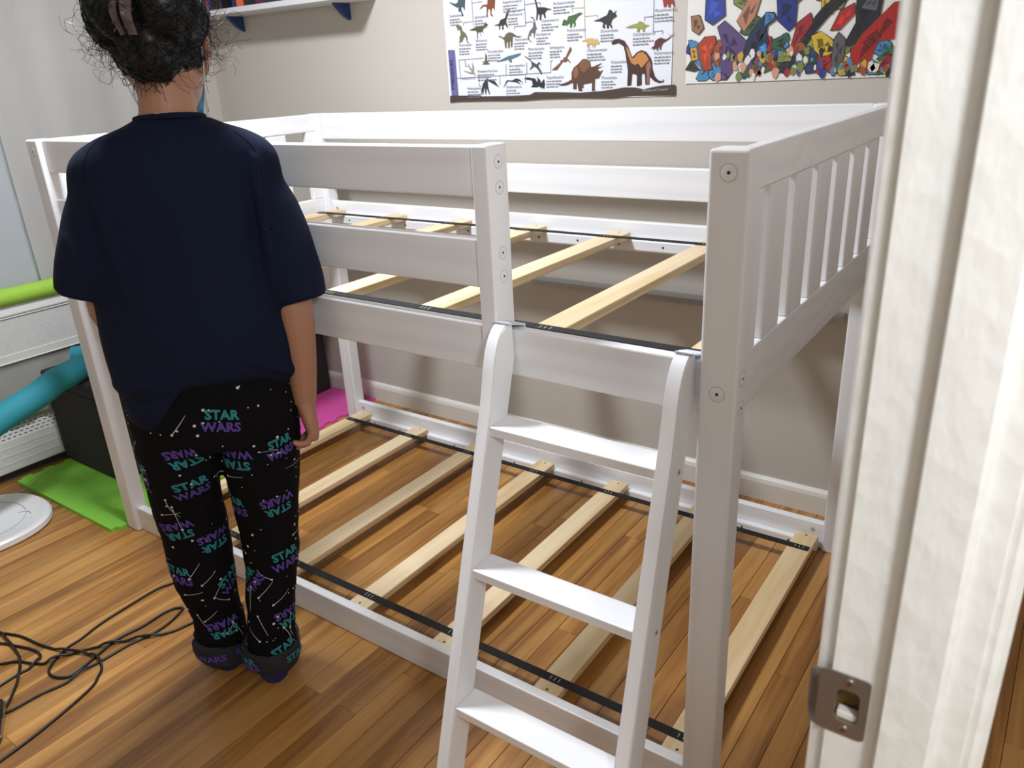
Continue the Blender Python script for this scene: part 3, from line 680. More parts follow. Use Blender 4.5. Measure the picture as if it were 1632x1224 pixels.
# ------------------------------------------------------------------ curtains
def curtain(name, x, y0, y1, z0, z1, amp, waves, mat, lab, seed):
    r = random.Random(seed); ph = r.random()*6; bm = bmesh.new(); ny, nz = 90, 20; V = []
    for j in range(nz+1):
        for i in range(ny+1):
            u, v = i/ny, j/nz; yy = y0+(y1-y0)*u
            d = amp*(math.sin(u*waves*2*PI+ph+.5*math.sin(3*v)) + .45*math.sin(u*waves*4.3*PI+ph*2+v))*(.75+.25*v)
            if 0: pass
            V.append(bm.verts.new((x+d, yy+.006*math.sin(5*v+u*9), z0+(z1-z0)*v)))
    for j in range(nz):
        for i in range(ny): a = j*(ny+1)+i; bm.faces.new((V[a], V[a+1], V[a+ny+2], V[a+ny+1]))
    bmesh.ops.solidify(bm, geom=bm.faces[:], thickness=.0015)
    o = obj('panel', bm, mat, None, smooth=True)
    return o
ct = thing('curtain', 'warm white curtain with soft folds behind the left end of the bed', 'curtain', (-.772, .62, .3))
o = curtain('panel', -.768, .20, 1.12, .30, 2.27, .011, 3.2, M['curtain'], '', 2); o.parent = ct; o.location = WL[o.name]-WL[ct.name]
ct2 = thing('curtain', 'smooth cool white curtain panel at the far left edge', 'curtain', (-.741, -.2, .3))
o = curtain('panel', -.741, -1.2, .262, .30, 2.27, .003, 2.2, M['curtain2'], '', 5); o.parent = ct2; o.location = WL[o.name]-WL[ct2.name]
rod = thing('curtain_rod', 'white curtain rod above the left window wall', 'curtain rod', (-.72, 0, 2.28))
bm = bmesh.new(); tube(bm, [(-.762, -1.3, 2.29), (-.762, 1.16, 2.29)], .010, 12); obj('pole', bm, M['plastic'], rod, smooth=True)
for y in (-1.25, -.1, 1.13):
    obj('bracket', B(XL, -.756, y-.01, y+.01, 2.276, 2.30, .002), M['plastic'], rod)

# ------------------------------------------------------------------ heater
he = thing('baseboard_heater', 'white baseboard heater with slotted top along the left wall', 'heater', (-.755, -.3, 0))
HY0, HY1 = -1.6, 1.15
bm = bmesh.new(); prism(bm, [(XL, .03), (-.716, .03), (-.713, .034), (-.713, .150), (-.732, .204), (XL, .204)], HY0, HY1, lambda a, b, h: (a, h, b)); obj('casing', bm, M['heater'], he)
bm = bmesh.new()
for z in (.062, .092, .122): box(bm, -.7136, -.7116, HY0, HY1, z, z+.004)
obj('ridge', bm, M['heater'], he)
bm = bmesh.new(); d = Vector((-.019, 0, .054)).normalized(); n = Vector((.054, 0, .019)).normalized()
for row in range(4):
    for k in range(90):
        y = -.6 + k*.020 + (row % 2)*.010
        c = Vector((-.713, y, .150)) + d*(.008+row*.0125) + n*.0003
        vs = [c+Vector((0, a, 0))+d*b for a, b in ((0, 0), (.012, 0), (.012, .0034), (0, .0034))]
        lo_ = [bm.verts.new(v - n*.002) for v in vs]; hi_ = [bm.verts.new(v) for v in vs]
        bm.faces.new(hi_)
        for a in range(4): bm.faces.new((lo_[a], lo_[(a+1) % 4], hi_[(a+1) % 4], hi_[a]))
o = obj('vent_slots', bm, M['dark'], he); o['kind'] = 'stuff'
obj('gap_shadow', B(XL, -.728, HY0, HY1, 0, .030, 0), M['dark'], he)  # dark board painting in the shade of the gap under the heater
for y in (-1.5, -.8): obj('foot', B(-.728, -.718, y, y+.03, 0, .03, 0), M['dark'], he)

# ------------------------------------------------------------------ mesh guard leaning over the heater
gd = thing('mesh_guard', 'white mesh bed guard panel standing on the heater at the left wall', 'bed guard', (-.715, 0, .205))
GY0, GY1 = -1.1, .72; gx = -.712
obj('top_bar', B(gx-.018, gx+.012, GY0, GY1, .602, .640, .008, 3), M['curtain'], gd)
obj('netting', B(gx-.004, gx+.002, GY0, GY1, .464, .602, 0), M['mesh'], gd)
obj('seam_band', B(gx-.006, gx+.005, GY0, GY1, .436, .466, .002), M['sheer'], gd)
bm = bmesh.new(); tube(bm, [(gx+.006, GY0, .598), (gx+.006, GY1, .598)], .0022, 6); tube(bm, [(gx+.006, GY0, .436), (gx+.006, GY1, .436)], .0022, 6)
obj('piping', bm, M['plastic'], gd)
bm = bmesh.new(); V = []
ny = 120
for j in range(9):
    for i in range(ny+1):
        u, v = i/ny, j/8; y = GY0+(GY1-GY0)*u
        V.append(bm.verts.new((gx+.006*math.sin(y*42+2*v)*(1-v)*.8+.003*math.sin(y*97)*(1-v), y, .206+.230*v)))
for j in range(8):
    for i in range(ny): a = j*(ny+1)+i; bm.faces.new((V[a], V[a+1], V[a+ny+2], V[a+ny+1]))
bmesh.ops.solidify(bm, geom=bm.faces[:], thickness=.002)
obj('skirt', bm, M['sheer'], gd, smooth=True)
for y in (GY0, GY1): obj('end_post', B(gx-.014, gx+.010, y-.012, y+.012, .206, .620, .005), M['plastic'], gd)

# ------------------------------------------------------------------ foam noodles
def noodle(name, pts, r, rin, mat, lab, root):
    t = thing(name, lab, 'pool noodle', root, None)
    P = spline(pts, 8); bm = bmesh.new(); n = 20
    rings = []; prev = None
    def ringset(rad):
        out = []; pv = None
        for i, p in enumerate(P):
            tt = (P[min(i+1, len(P)-1)]-P[max(i-1, 0)]).normalized()
            u = tt.orthogonal().normalized() if pv is None else (pv-tt*pv.dot(tt)).normalized()
            pv = u; v = tt.cross(u); out.append([p+(u*math.cos(2*PI*k/n)+v*math.sin(2*PI*k/n))*rad for k in range(n)])
        return out
    o_, i_ = ringset(r), ringset(rin)
    seq = o_ + list(reversed(i_)) + [o_[0]]
    R = [[bm.verts.new(p) for p in q] for q in seq[:-1]]; R.append(R[0])
    for a, b in zip(R, R[1:]):
        for k in range(n): bm.faces.new((a[k], a[(k+1) % n], b[(k+1) % n], b[k]))
    bmesh.ops.recalc_face_normals(bm, faces=bm.faces[:])
    obj('foam_tube', bm, mat, t, auto=60); return t
noodle('pool_noodle', [(-.708, -.70, .672), (-.708, -.2, .672), (-.706, .1, .672), (-.705, .4, .672), (-.704, .66, .672)], .031, .009, M['noodle_g'], 'lime green foam noodle lying on top of the mesh guard', (-.705, 0, .69))
noodle('pool_noodle', [(-.450, .235, .4305), (-.432, .191, .4305), (-.375, .06, .428), (-.318, -.03, .420), (-.297, -.166, .390), (-.28, -.30, .350), (-.262, -.42, .305)], .0435, .012, M['noodle_t'], 'long teal foam noodle drooping off the front of the dark bench', (-.434, .189, .40))
noodle('pool_noodle', [(-.635, .250, .4185), (-.543, .345, .4185), (-.45, .44, .4185), (-.34, .56, .4185)], .0315, .014, M['noodle_t'], 'short teal foam noodle lying across the bench top with its cut end showing', (-.5, .36, .40))
# ------------------------------------------------------------------ storage bench
be = thing('storage_bench', 'long charcoal fabric storage bench behind the foot of the bed', 'bench', (-.48, .66, .012))
obj('box', B(-.685, -.292, .150, 1.175, .012, .330, .008, 3), M['bench'], be)
obj('lid', B(-.690, -.286, .140, 1.180, .332, .386, .012, 3), M['bench'], be)
bm = bmesh.new(); 
tube(bm, [(-.292, .150, .03), (-.292, .150, .32)], .002, 6); tube(bm, [(-.685, .150, .03), (-.685, .150, .32)], .002, 6)
obj('piping', bm, M['bench'], be)

# ------------------------------------------------------------------ puzzle foam mats
def puzzle(x0, x1, y0, y1, n, edges):
    """outline of a tile with round-cornered interlocking teeth; edges: which sides have teeth outward"""
    out = []
    def side(p, q, nrm, on):
        d = Vector((q[0]-p[0], q[1]-p[1])); ln = d.length; d /= ln; res = [p]
        if on:
            step = ln/n
            for k in range(n):
                a = k*step+step*.30; b = k*step+step*.70; h = .014*(1 if on > 0 else -1)
                for s, e in ((a, 0), (a-.004, h*.55), (a+.003, h), (b-.003, h), (b+.004, h*.55), (b, 0)):
                    res.append((p[0]+d.x*s+nrm[0]*e, p[1]+d.y*s+nrm[1]*e))
        return res
    out += side((x0, y0), (x1, y0), (0, -1), edges[0]); out += side((x1, y0), (x1, y1), (1, 0), edges[1])
    out += side((x1, y1), (x0, y1), (0, 1), edges[2]); out += side((x0, y1), (x0, y0), (-1, 0), edges[3])
    return out
bm = bmesh.new(); prism(bm, puzzle(-.665, -.017, -.049, .585, 8, (0, 1, 0, 1)), .0, .0115, lambda a, b, h: (a, b, h))
tag(obj('foam_mat', bm, M['greenmat']), 'lime green foam floor mat in front of the charcoal bench', 'floor mat')
bm = bmesh.new(); prism(bm, puzzle(-.650, -.024, .600, 1.190, 8, (0, 1, 0, 1)), .0, .0115, lambda a, b, h: (a, b, h))
tag(obj('foam_mat', bm, M['pink']), 'ridged pink foam floor mat beside the bench near the back wall', 'floor mat')

# ------------------------------------------------------------------ white oval lid on the floor
pl = thing('plastic_lid', 'white oval plastic lid lying on the floor by the green mat', 'lid', (-.43, -.27, 0))
def oval(cx, cy, rx, ry, z, n=64, pw=2.3):
    o = []
    for k in range(n):
        a = 2*PI*k/n; c, s = math.cos(a), math.sin(a)
        o.append(Vector((cx+rx*math.copysign(abs(c)**(2/pw), c), cy+ry*math.copysign(abs(s)**(2/pw), s), z)))
    return o
bm = bmesh.new(); cx, cy = -.408, -.270; rx, ry = .193, .197
loft(bm, [oval(cx, cy, rx-.008, ry-.008, .0), oval(cx, cy, rx, ry, .008), oval(cx, cy, rx, ry, .024), oval(cx, cy, rx-.006, ry-.006, .030), oval(cx, cy, rx-.026, ry-.026, .030), oval(cx, cy, rx-.032, ry-.032, .0265), oval(cx, cy, .02, .02, .0275)])
obj('rim', bm, M['plastic'], pl, auto=40)
bm = bmesh.new(); q = [p+Vector((0, 0, .0)) for p in oval(cx-.012, cy-.012, rx-.055, ry-.055, .0283, 48, 2.1)]; q.append(q[0]); tube(bm, q, .0016, 6, cap=False); obj('panel_line', bm, M['capgrey'], pl)
bm = bmesh.new(); tube(bm, spline([(cx+.03, cy+.10, .029), (cx+.05, cy+.122, .0305), (cx+.09, cy+.118, .0305), (cx+.105, cy+.10, .029)], 5), .0022, 6); obj('finger_grip', bm, M['plastic'], pl, smooth=True)
bm = bmesh.new(); disc(bm, (cx+.135, cy-.062, .0300), (0, 0, 1), .008, .0006, 16); obj('vent_hole', bm, M['dark'], pl)

# ------------------------------------------------------------------ cords and adapter
C1 = [(.418, -.111), (.405, -.149), (.407, -.231), (.414, -.321), (.429, -.383), (.432, -.419), (.449, -.458), (.472, -.487), (.493, -.496), (.519, -.493), (.543, -.476), (.543, -.443), (.53, -.396), (.517, -.346), (.517, -.31), (.525, -.263), (.523, -.207), (.53, -.176), (.549, -.162), (.558, -.172), (.576, -.225), (.576, -.275), (.564, -.323), (.561, -.374), (.557, -.44), (.56, -.471), (.559, -.497), (.544, -.549), (.539, -.604), (.532, -.622)]
C2 = [(.67, -.09), (.64, -.15), (.626, -.195), (.616, -.232), (.593, -.267), (.55, -.315), (.509, -.363), (.474, -.414), (.448, -.461), (.445, -.482), (.412, -.502), (.375, -.517), (.344, -.548), (.30, -.61), (.25, -.71)]
C3 = [(.13, -.55), (.214, -.491), (.251, -.474), (.287, -.464), (.355, -.455), (.41, -.442), (.465, -.422), (.508, -.404), (.553, -.401), (.588, -.415), (.608, -.435), (.63, -.464), (.653, -.544), (.668, -.622), (.676, -.691), (.68, -.79), (.69, -.94)]
C4 = [(.19, -.55), (.257, -.51), (.305, -.492), (.355, -.476), (.392, -.473), (.415, -.484), (.428, -.509), (.424, -.533), (.425, -.555), (.427, -.584), (.43, -.65), (.42, -.74)]
C5 = [(.13, -.52), (.217, -.492), (.267, -.495), (.316, -.5), (.365, -.509), (.403, -.525), (.435, -.543), (.484, -.58), (.515, -.608), (.526, -.624)]
C1 = [(.44, -.05)] + C1
labs = ['thin black cord looped twice from the adapter toward the person', 'thin black cord running straight from the left edge to the person', 'thin black cord bending down to the bottom edge left of the person', 'short black cord making a hairpin at the left edge', 'short black cord curving from the left edge into the adapter']
done = []
for ci, (pts, lb) in enumerate(zip((C1, C2, C3, C4, C5), labs)):
    r = .0034; P = spline([(a, b, r) for a, b in pts], 4)
    for i, p in enumerate(P):
        h = 0
        for q in done:
            dd = (Vector((p.x, p.y))-q[0]).length
            if dd < .020: h = max(h, (q[1]+2*r+.0003)*(1 if dd < .0105 else max(0, 1-(dd-.0105)/.0095)))
        # own earlier loop
        for k in range(0, i-14):
            dd = (Vector((p.x, p.y))-Vector((P[k].x, P[k].y))).length
            if dd < .020: h = max(h, (P[k].z-r+2*r+.0003)*(1 if dd < .0105 else 1-(dd-.0105)/.0095))
        p.z = r+h
    done += [(Vector((p.x, p.y)), p.z-r) for p in P]
    bm = bmesh.new(); tube(bm, P, r, 8); tag(obj('cable', bm, M['cord'], None, smooth=True), lb, 'cable')
ad = thing('power_adapter', 'glossy black and chrome power adapter at the lower left edge', 'adapter', (.56, -.68, 0))
rot = Matrix.Translation((.562, -.678, 0)) @ Matrix.Rotation(math.radians(-28), 4, 'Z')
bm = bmesh.new(); box(bm, -.075, .045, -.042, .042, 0, .034, .010, 4); bm.transform(rot); obj('body', bm, M['gloss'], ad, auto=40)
bm = bmesh.new(); box(bm, -.05, .030, -.030, .030, .0335, .0355, .001, 2); bm.transform(rot); obj('chrome_top', bm, M['chrome'], ad, auto=40)
bm = bmesh.new(); box(bm, -.078, .048, -.0435, .0435, .015, .019, .002, 2); bm.transform(rot); obj('seam', bm, M['chrome'], ad, auto=40)

# ------------------------------------------------------------------ ceiling lamps (the fixtures the light comes from)
for nm, x, y, r, lab in (('ceiling_lamp', .76, .03, .17, 'round white ceiling lamp in the middle of the bedroom ceiling'),):
    t = thing(nm, lab, 'lamp', (x, y, ZC))
    bm = bmesh.new(); disc(bm, (x, y, ZC), (0, 0, -1), r, .03, 32); obj('base', bm, M['plastic'], t, auto=40)
# ------------------------------------------------------------------ the person
ZK = .981
PC = Vector((.989, -.207, 0)); pr_ = Vector((.605, .796, 0)).normalized(); pf_ = Vector((-pr_.y, pr_.x, 0))
def pp(s, f, z): return PC + pr_*s + pf_*f + Vector((0, 0, z*ZK))
per = thing('person', 'person standing with back turned in navy t-shirt and black patterned trousers', 'person', PC)
def ell(s, f, z, a, b, n=28, pw=2.0, tilt=0.0, bb=None):
    """horizontal ellipse ring; a along shoulders, b front/back (bb: back depth)"""
    out = []
    for k in range(n):
        t = 2*PI*k/n; c, sn = math.cos(t), math.sin(t)
        c = math.copysign(abs(c)**(2/pw), c); sn = math.copysign(abs(sn)**(2/pw), sn)
        d = b if sn > 0 or bb is None else bb
        out.append(pp(s+a*c, f+d*sn, z+tilt*c))
    return out
def smooth_rings(keys, n=6):
    """keys: (z, s, f, a, b, bb)"""
    P = [Vector(k[:3]) for k in keys]; Q = [Vector(k[3:6]) for k in keys]
    A = spline(P, n); Bq = spline(Q, n); return list(zip(A, Bq))
# --- body (one continuous skin)
bm = bmesh.new()
torso = [(.70, -.005, .035, .150, .085, .095), (.80, -.003, .04, .152, .088, .10), (.92, 0, .045, .135, .082, .08), (1.05, .004, .045, .140, .085, .08), (1.18, .008, .04, .150, .082, .08), (1.25, .010, .035, .135, .065, .065), (1.29, .012, .035, .085, .05, .05), (1.32, .014, .037, .052, .048, .048)]
loft(bm, [ell(a.y, a.z, a.x, b.x, b.y, 28, 2.0, 0, b.z) for a, b in smooth_rings(torso, 4)])
neck = [pp(.014, .030, 1.27), pp(.018, .036, 1.33), pp(.022, .046, 1.39), pp(.024, .055, 1.43)]
tube(bm, neck, [.056, .050, .049, .052], 20)
# legs
RH, RK, RA = pp(.075, .03, .74), pp(.058, .045, .41), pp(.012, .012, .075)
LH, LK, LA = pp(-.088, .04, .74), pp(-.104, .075, .42), pp(-.100, .095, .075)
tube(bm, spline([RH, RK, RA], 6), [.072, .07, .066, .062, .058, .054, .05, .048, .047, .044, .040, .037, .035], 16)
tube(bm, spline([LH, LK, LA], 6), [.072, .07, .066, .062, .058, .054, .05, .048, .047, .044, .040, .037, .035], 16)
def foot(ank, yaw, kf=1.0):
    fd = (pf_*math.cos(yaw) + pr_*math.sin(yaw)).normalized(); sd = Vector((fd.y, -fd.x, 0)); base = Vector((ank.x, ank.y, 0))
    prof = [(-.042, .020, .030, .018), (-.036, .032, .040, .027), (-.01, .034, .048, .033), (.04, .037, .040, .031), (.09, .043, .030, .027), (.135, .044, .022, .021), (.165, .036, .017, .016), (.18, .02, .014, .010)]
    rings = []
    for d_, wv, zc, hz in prof:
        rings.append([base + fd*d_*kf + sd*(kf*wv*math.cos(2*PI*k/16)) + Vector((0, 0, max(.0015+.006*(1-kf)/.14, zc+kf*hz*math.sin(2*PI*k/16)))) for k in range(16)])
    return rings
loft(bm, foot(RA, .12, .86)); loft(bm, foot(LA, -.18, .86))
# arms
def arm(bm, S, E_, Wr, rs):
    P = spline([S, E_, Wr], 6); n = len(P); tube(bm, P, [rs[0]+(rs[1]-rs[0])*i/6 if i <= 6 else rs[1]+(rs[2]-rs[1])*((i-6)/6)**.9 for i in range(n)], 16)
RS, RE, RW = pp(.145, .035, 1.19), pp(.183, -.010, .935), pp(.176, .004, .715)
LS, LE, LW = pp(-.118, .05, 1.19), pp(-.168, .055, .955), pp(-.115, .19, .835)
arm(bm, RS, RE, RW, (.040, .039, .0245)); arm(bm, LS, LE, LW, (.040, .034, .0245))
def hand(bm, Wp, down, palm_n, across, curl, lens=(.072, .080, .075, .060), thumb=True, spread=.0208):
    """down: wrist->knuckles; palm_n: direction the palm faces; across: from little finger to index"""
    down = down.normalized(); palm_n = palm_n.normalized(); across = across.normalized()
    # palm: lofted flattened box
    rings = []
    for t, wv, th in ((-.012, .024, .021), (.012, .029, .019), (.04, .037, .017), (.068, .041, .0145), (.082, .038, .011)):
        c = Wp + down*t
        rings.append([c + across*(wv*math.copysign(abs(math.cos(2*PI*k/18))**.8, math.cos(2*PI*k/18))) + palm_n*(th*math.sin(2*PI*k/18)) for k in range(18)])
    loft(bm, rings)
    for i in range(4):      # index .. little
        off = (1.5-i)*spread
        p = Wp + down*(.066 if i in (1, 2) else .060) + across*off
        d = down.copy(); pts = [p]; L_ = lens[i]
        ax = across
        for seg, cv in zip((.45, .30, .25), curl[i]):
            d = Matrix.Rotation(cv, 3, ax) @ d
            for h in (.5, 1.0):
                pts.append(pts[-1] + d*L_*seg*.5)
        tube(bm, pts, [.0080, .0080, .0079, .0076, .0076, .0070, .0056], 10)
    if thumb:
        b = Wp + down*.018 + across*.022 + palm_n*.006
        d1 = (down*.66 + across*.45 + palm_n*.5).normalized(); d2 = (down*.85 + across*.05 + palm_n*.45).normalized()
        q1 = b + d1*.038; q2 = q1 + d2*.028; q3 = q2 + d2*.02
        tube(bm, [b-d1*.006, b+d1*.018, q1, q1+d2*.014, q2, q3], [.0135, .0135, .0115, .0108, .0102, .0068], 12)
# right hand hangs with the palm toward the thigh, fingers curled inwards
dn = (pr_*.10 + Vector((0, 0, -1)) + pf_*.05).normalized()
sgn_n = -pr_
acr = pf_ - dn*pf_.dot(dn)
# rotation about 'across' that turns down toward palm_n
def cdir(down, palm, across): return 1 if (Matrix.Rotation(.1, 3, across) @ down).dot(palm) > down.dot(palm) else -1
cs = cdir(dn, sgn_n, acr)
hand(bm, RW, dn, sgn_n, acr, [[cs*.35, cs*.7, cs*.5], [cs*.45, cs*.85, cs*.55], [cs*.55, cs*.95, cs*.6], [cs*.65, cs*1.0, cs*.6]])
dl = (pf_*.75 + pr_*.45 + Vector((0, 0, -.35))).normalized(); pn = (pr_*.6 - pf_*.4 + Vector((0, 0, -.2))); pn = (pn - dl*pn.dot(dl)).normalized(); al = dl.cross(pn)
if al.z < 0: al = -al
cs = cdir(dl, pn, al)
hand(bm, LW, dl, pn, al, [[cs*.4, cs*.6, cs*.4]]*4)
# head: turned a little to the right
hy = math.radians(-12); hf = (pf_*math.cos(hy) - pr_*math.sin(hy)).normalized(); hr = Vector((hf.y, -hf.x, 0))
HC = pp(.024, .062, 1.422)
def hp(a, b, z): return HC + hr*a + hf*b + Vector((0, 0, z))
def hring(z, w, front, back, n=32):
    o = []
    for k in range(n):
        t = 2*PI*k/n; c, s = math.cos(t), math.sin(t)
        o.append(hp(w*c, (front if s > 0 else back)*s, z))
    return o
hk = [(-.112, .012, .070, -.01), (-.106, .026, .084, .0), (-.092, .040, .090, .02), (-.07, .053, .093, .05), (-.04, .063, .094, .075), (-.01, .069, .093, .088), (.02, .073, .094, .094), (.05, .073, .092, .094), (.08, .066, .082, .086), (.10, .052, .064, .070), (.113, .032, .040, .046), (.118, .010, .012, .014)]
loft(bm, [hring(z, w, f_, b_) for z, w, f_, b_ in hk])
# nose, brow, lips, ears
loft(bm, [[hp(w*math.cos(2*PI*k/10), d0+w*1.1*math.sin(2*PI*k/10), z) for k in range(10)] for z, d0, w in ((.012, .088, .006), (-.006, .094, .008), (-.024, .101, .011), (-.034, .102, .013), (-.041, .094, .010))])
for sg in (-1, 1):
    tube(bm, [hp(sg*.012, .091, .020), hp(sg*.030, .088, .024), hp(sg*.046, .075, .019)], [.006, .007, .005], 8)
tube(bm, [hp(-.022, .084, -.064), hp(0, .094, -.062), hp(.022, .084, -.064)], [.003, .0055, .003], 8)
tube(bm, [hp(-.018, .084, -.072), hp(0, .092, -.073), hp(.018, .084, -.072)], [.003, .006, .003], 8)
def earpts(sg):
    rings = []
    for z, b0, bw, th, out in ((-.034, .004, .005, .004, .070), (-.026, .004, .008, .005, .073), (-.008, .0, .012, .006, .078), (.012, -.006, .016, .006, .084), (.024, -.008, .014, .006, .085), (.031, -.007, .007, .005, .083)):
        rings.append([hp(sg*(out + th*math.cos(2*PI*k/12)) , b0 + bw*math.sin(2*PI*k/12), z) for k in range(12)])
    return rings
loft(bm, earpts(1)); loft(bm, earpts(-1))
me = remesh(bm, .0034, 2)
body = obj('body', me, M['skin'], per, smooth=True)
for sg in (-1, 1):
    bm = bmesh.new(); bmesh.ops.create_uvsphere(bm, u_segments=14, v_segments=10, radius=.0115, matrix=Matrix.Translation(hp(sg*.030, .0815, .004))); e = obj('eye', bm, M['eye'], per, smooth=True)
    bm = bmesh.new(); disc(bm, hp(sg*.030, .0925, .004), hf, .005, .0006, 14); obj('iris', bm, M['hair'], e)

# --- face mask and ear loops
bm = bmesh.new(); rows = []
for j in range(7):
    v = j/6; z = -.012-.098*v; row = []
    for i in range(13):
        u = i/12; t = math.radians(24+132*u)
        w = .066-.022*v; fr = .106+.012*math.sin(PI*v)
        row.append(bm.verts.new(hp(w*1.02*math.cos(t), fr*max(math.sin(t), -.2)-.002+.004*math.cos(t)**2, z)))
    rows.append(row)
for a, b in zip(rows, rows[1:]):
    for k in range(12): bm.faces.new((a[k], a[k+1], b[k+1], b[k]))
bmesh.ops.solidify(bm, geom=bm.faces[:], thickness=.0018); fm = obj('face_mask', bm, M['mask'], per, smooth=True)
for sg in (-1, 1):
    bm = bmesh.new(); tube(bm, spline([hp(sg*.069, .022, -.030), hp(sg*.073, -.006, -.012), hp(sg*.077, -.016, .014), hp(sg*.0795, -.012, .020)], 5), .0012, 6)
    tube(bm, spline([hp(sg*.060, .02, -.100), hp(sg*.066, -.004, -.062), hp(sg*.072, -.012, -.03), hp(sg*.0755, -.014, -.002)], 5), .0012, 6); obj('ear_loop', bm, M['loop'], fm, smooth=True)
    bm = bmesh.new(); c = hp(sg*.0735, .003, -.041); ring = [c + hr*(.0068*math.cos(2*PI*k/20)*.9) + hf*(.0068*math.cos(2*PI*k/20)*.45) + Vector((0, 0, .0068*math.sin(2*PI*k/20))) for k in range(20)]; ring.append(ring[0])
    tube(bm, ring, .0010, 6, cap=False); obj('hoop_earring', bm, M['gold'], per, smooth=True)

# --- hair: cap, gathered updo, loose curls
bm = bmesh.new()
hk2 = [(-.044, .034, -.052, .088), (-.038, .046, -.046, .094), (-.028, .060, -.036, .100), (-.012, .0715, -.030, .107), (.010, .0755, -.022, .111), (.030, .083, -.004, .112), (.05, .090, .060, .112), (.07, .090, .090, .111), (.09, .080, .094, .104), (.112, .066, .078, .090), (.128, .042, .050, .060), (.134, .012, .014, .018)]
for_r = []
for z, w, f_, b_ in hk2:
    rr_ = []
    for k in range(40):
        t = 2*PI*k/40; c, s = math.cos(t), math.sin(t)
        rr_.append(hp(w*c, (f_*s if s > 0 else b_*s), z))
    for_r.append(rr_)
loft(bm, for_r)
# updo roll at upper back
def blob(c, rx, ry, rz, n=16):
    bm2 = bmesh.new(); bmesh.ops.create_uvsphere(bm2, u_segments=n, v_segments=10, radius=1)
    Mx = Matrix(((hr.x*rx, hf.x*ry, 0, c.x), (hr.y*rx, hf.y*ry, 0, c.y), (0, 0, rz, c.z), (0, 0, 0, 1)))
    bm2.transform(Mx); add_bm(bm, bm2, lambda v: v.copy())
blob(hp(-.035, -.085, .085), .050, .045, .065); blob(hp(.040, -.082, .080), .050, .045, .062); blob(hp(.0, -.075, .125), .055, .050, .05); blob(hp(-.066, -.045, .062), .034, .05, .052); blob(hp(.068, -.045, .062), .032, .05, .048); blob(hp(-.05, -.03, .115), .045, .05, .04); blob(hp(.05, -.03, .115), .045, .05, .04)
me = remesh(bm, .0045, 2)
for v in me.vertices:
    q = v.co; nz_ = noise.noise(q*34)*.0035 + noise.noise(q*90)*.001
    v.co = q + v.normal*nz_
hair = obj('hair', me, M['hair'], per, smooth=True)
hb = bmesh.new(); hb.from_mesh(hair.data); bmesh.ops.translate(hb, verts=hb.verts, vec=WL[hair.name]); hb.verts.ensure_lookup_table(); hb.normal_update()
cand = [(v.co.copy(), v.normal.copy()) for v in hb.verts if (v.co-HC).dot(hf) < .07 and v.normal.z > -.75]
hb.free()
rh = random.Random(11)
bm = bmesh.new()
for k in range(1300):      # surface curls
    c, n = rh.choice(cand); p = c + n*.001
    t = (Vector((rh.gauss(0, 1), rh.gauss(0, 1), rh.gauss(0, .7)-.2))); t = (t-n*t.dot(n)).normalized(); b = n.cross(t)
    ln = rh.uniform(.025, .06); amp = rh.uniform(.001, .0035); w_ = rh.uniform(1, 2.4); ph = rh.random()*6
    pts = []
    for i in range(9):
        u = i/8
        pts.append(p + t*ln*(u-.5) + b*amp*math.sin(ph+w_*2*PI*u) + n*(.0012+.0012*math.sin(ph*2+9*u)) - n*(ln*ln*(u-.5)**2*6.0))
    tube(bm, pts, [.0003]+[.0008]*7+[.0003], 3)
o = obj('curl_strands', bm, M['hair'], hair, smooth=True); o['kind'] = 'stuff'
bm = bmesh.new()
for k in range(300):      # loose curls, most at the temples and over the ears
    if k < 230:
        sg = -1 if k % 2 else 1
        p = hp(sg*rh.uniform(.066, .088), rh.uniform(-.06, .030), rh.uniform(-.015, .085)); out = (hr*sg*rh.uniform(.5, 1) + hf*rh.uniform(-.35, .25)).normalized(); ln = rh.uniform(.03, .085); grav = rh.uniform(.35, 1.1)
    else:
        c, n0 = rh.choice(cand); p = c; out = (n0*.5+Vector((rh.gauss(0, .5), rh.gauss(0, .5), rh.gauss(0, .3)))).normalized(); ln = rh.uniform(.015, .04); grav = .2
    ns = 24; st = ln/ns*1.5; rc = rh.uniform(.005, .022); ax = Vector((rh.gauss(0, 1), rh.gauss(0, 1), rh.gauss(0, .6))).normalized(); d = (out + Vector((0, 0, rh.uniform(-.7, .35)))).normalized(); pts = [p-out*.004]
    for i in range(ns):
        ax = (ax + Vector((rh.gauss(0, 1), rh.gauss(0, 1), rh.gauss(0, 1)))*.16).normalized()
        d = (Matrix.Rotation(st/rc, 3, ax) @ d + out*.04*(1 if i < 8 else 0) + Vector((0, 0, -.05*grav))).normalized()
        pts.append(pts[-1] + d*st)
    tube(bm, pts, .00034, 3, cap=False)
o = obj('flyaway_strands', bm, M['hair'], hair); o['kind'] = 'stuff'
# nape wisps on the neck
bm = bmesh.new()
for k in range(26):
    a = rh.uniform(-.045, .045); p = hp(a, -.078+abs(a)*.35, -.040+rh.uniform(-.004, .012)); pts = [p]
    d = Vector((rh.gauss(0, .35), rh.gauss(0, .2), -1)).normalized(); ax = hf
    for i in range(8):
        d = (Matrix.Rotation(rh.uniform(-.5, .5), 3, hf) @ d); q = pts[-1] + d*.0045
        pts.append(q)
    tube(bm, pts, .0004, 3, cap=False)
o = obj('nape_wisps', bm, M['hair'], hair); o['kind'] = 'stuff'
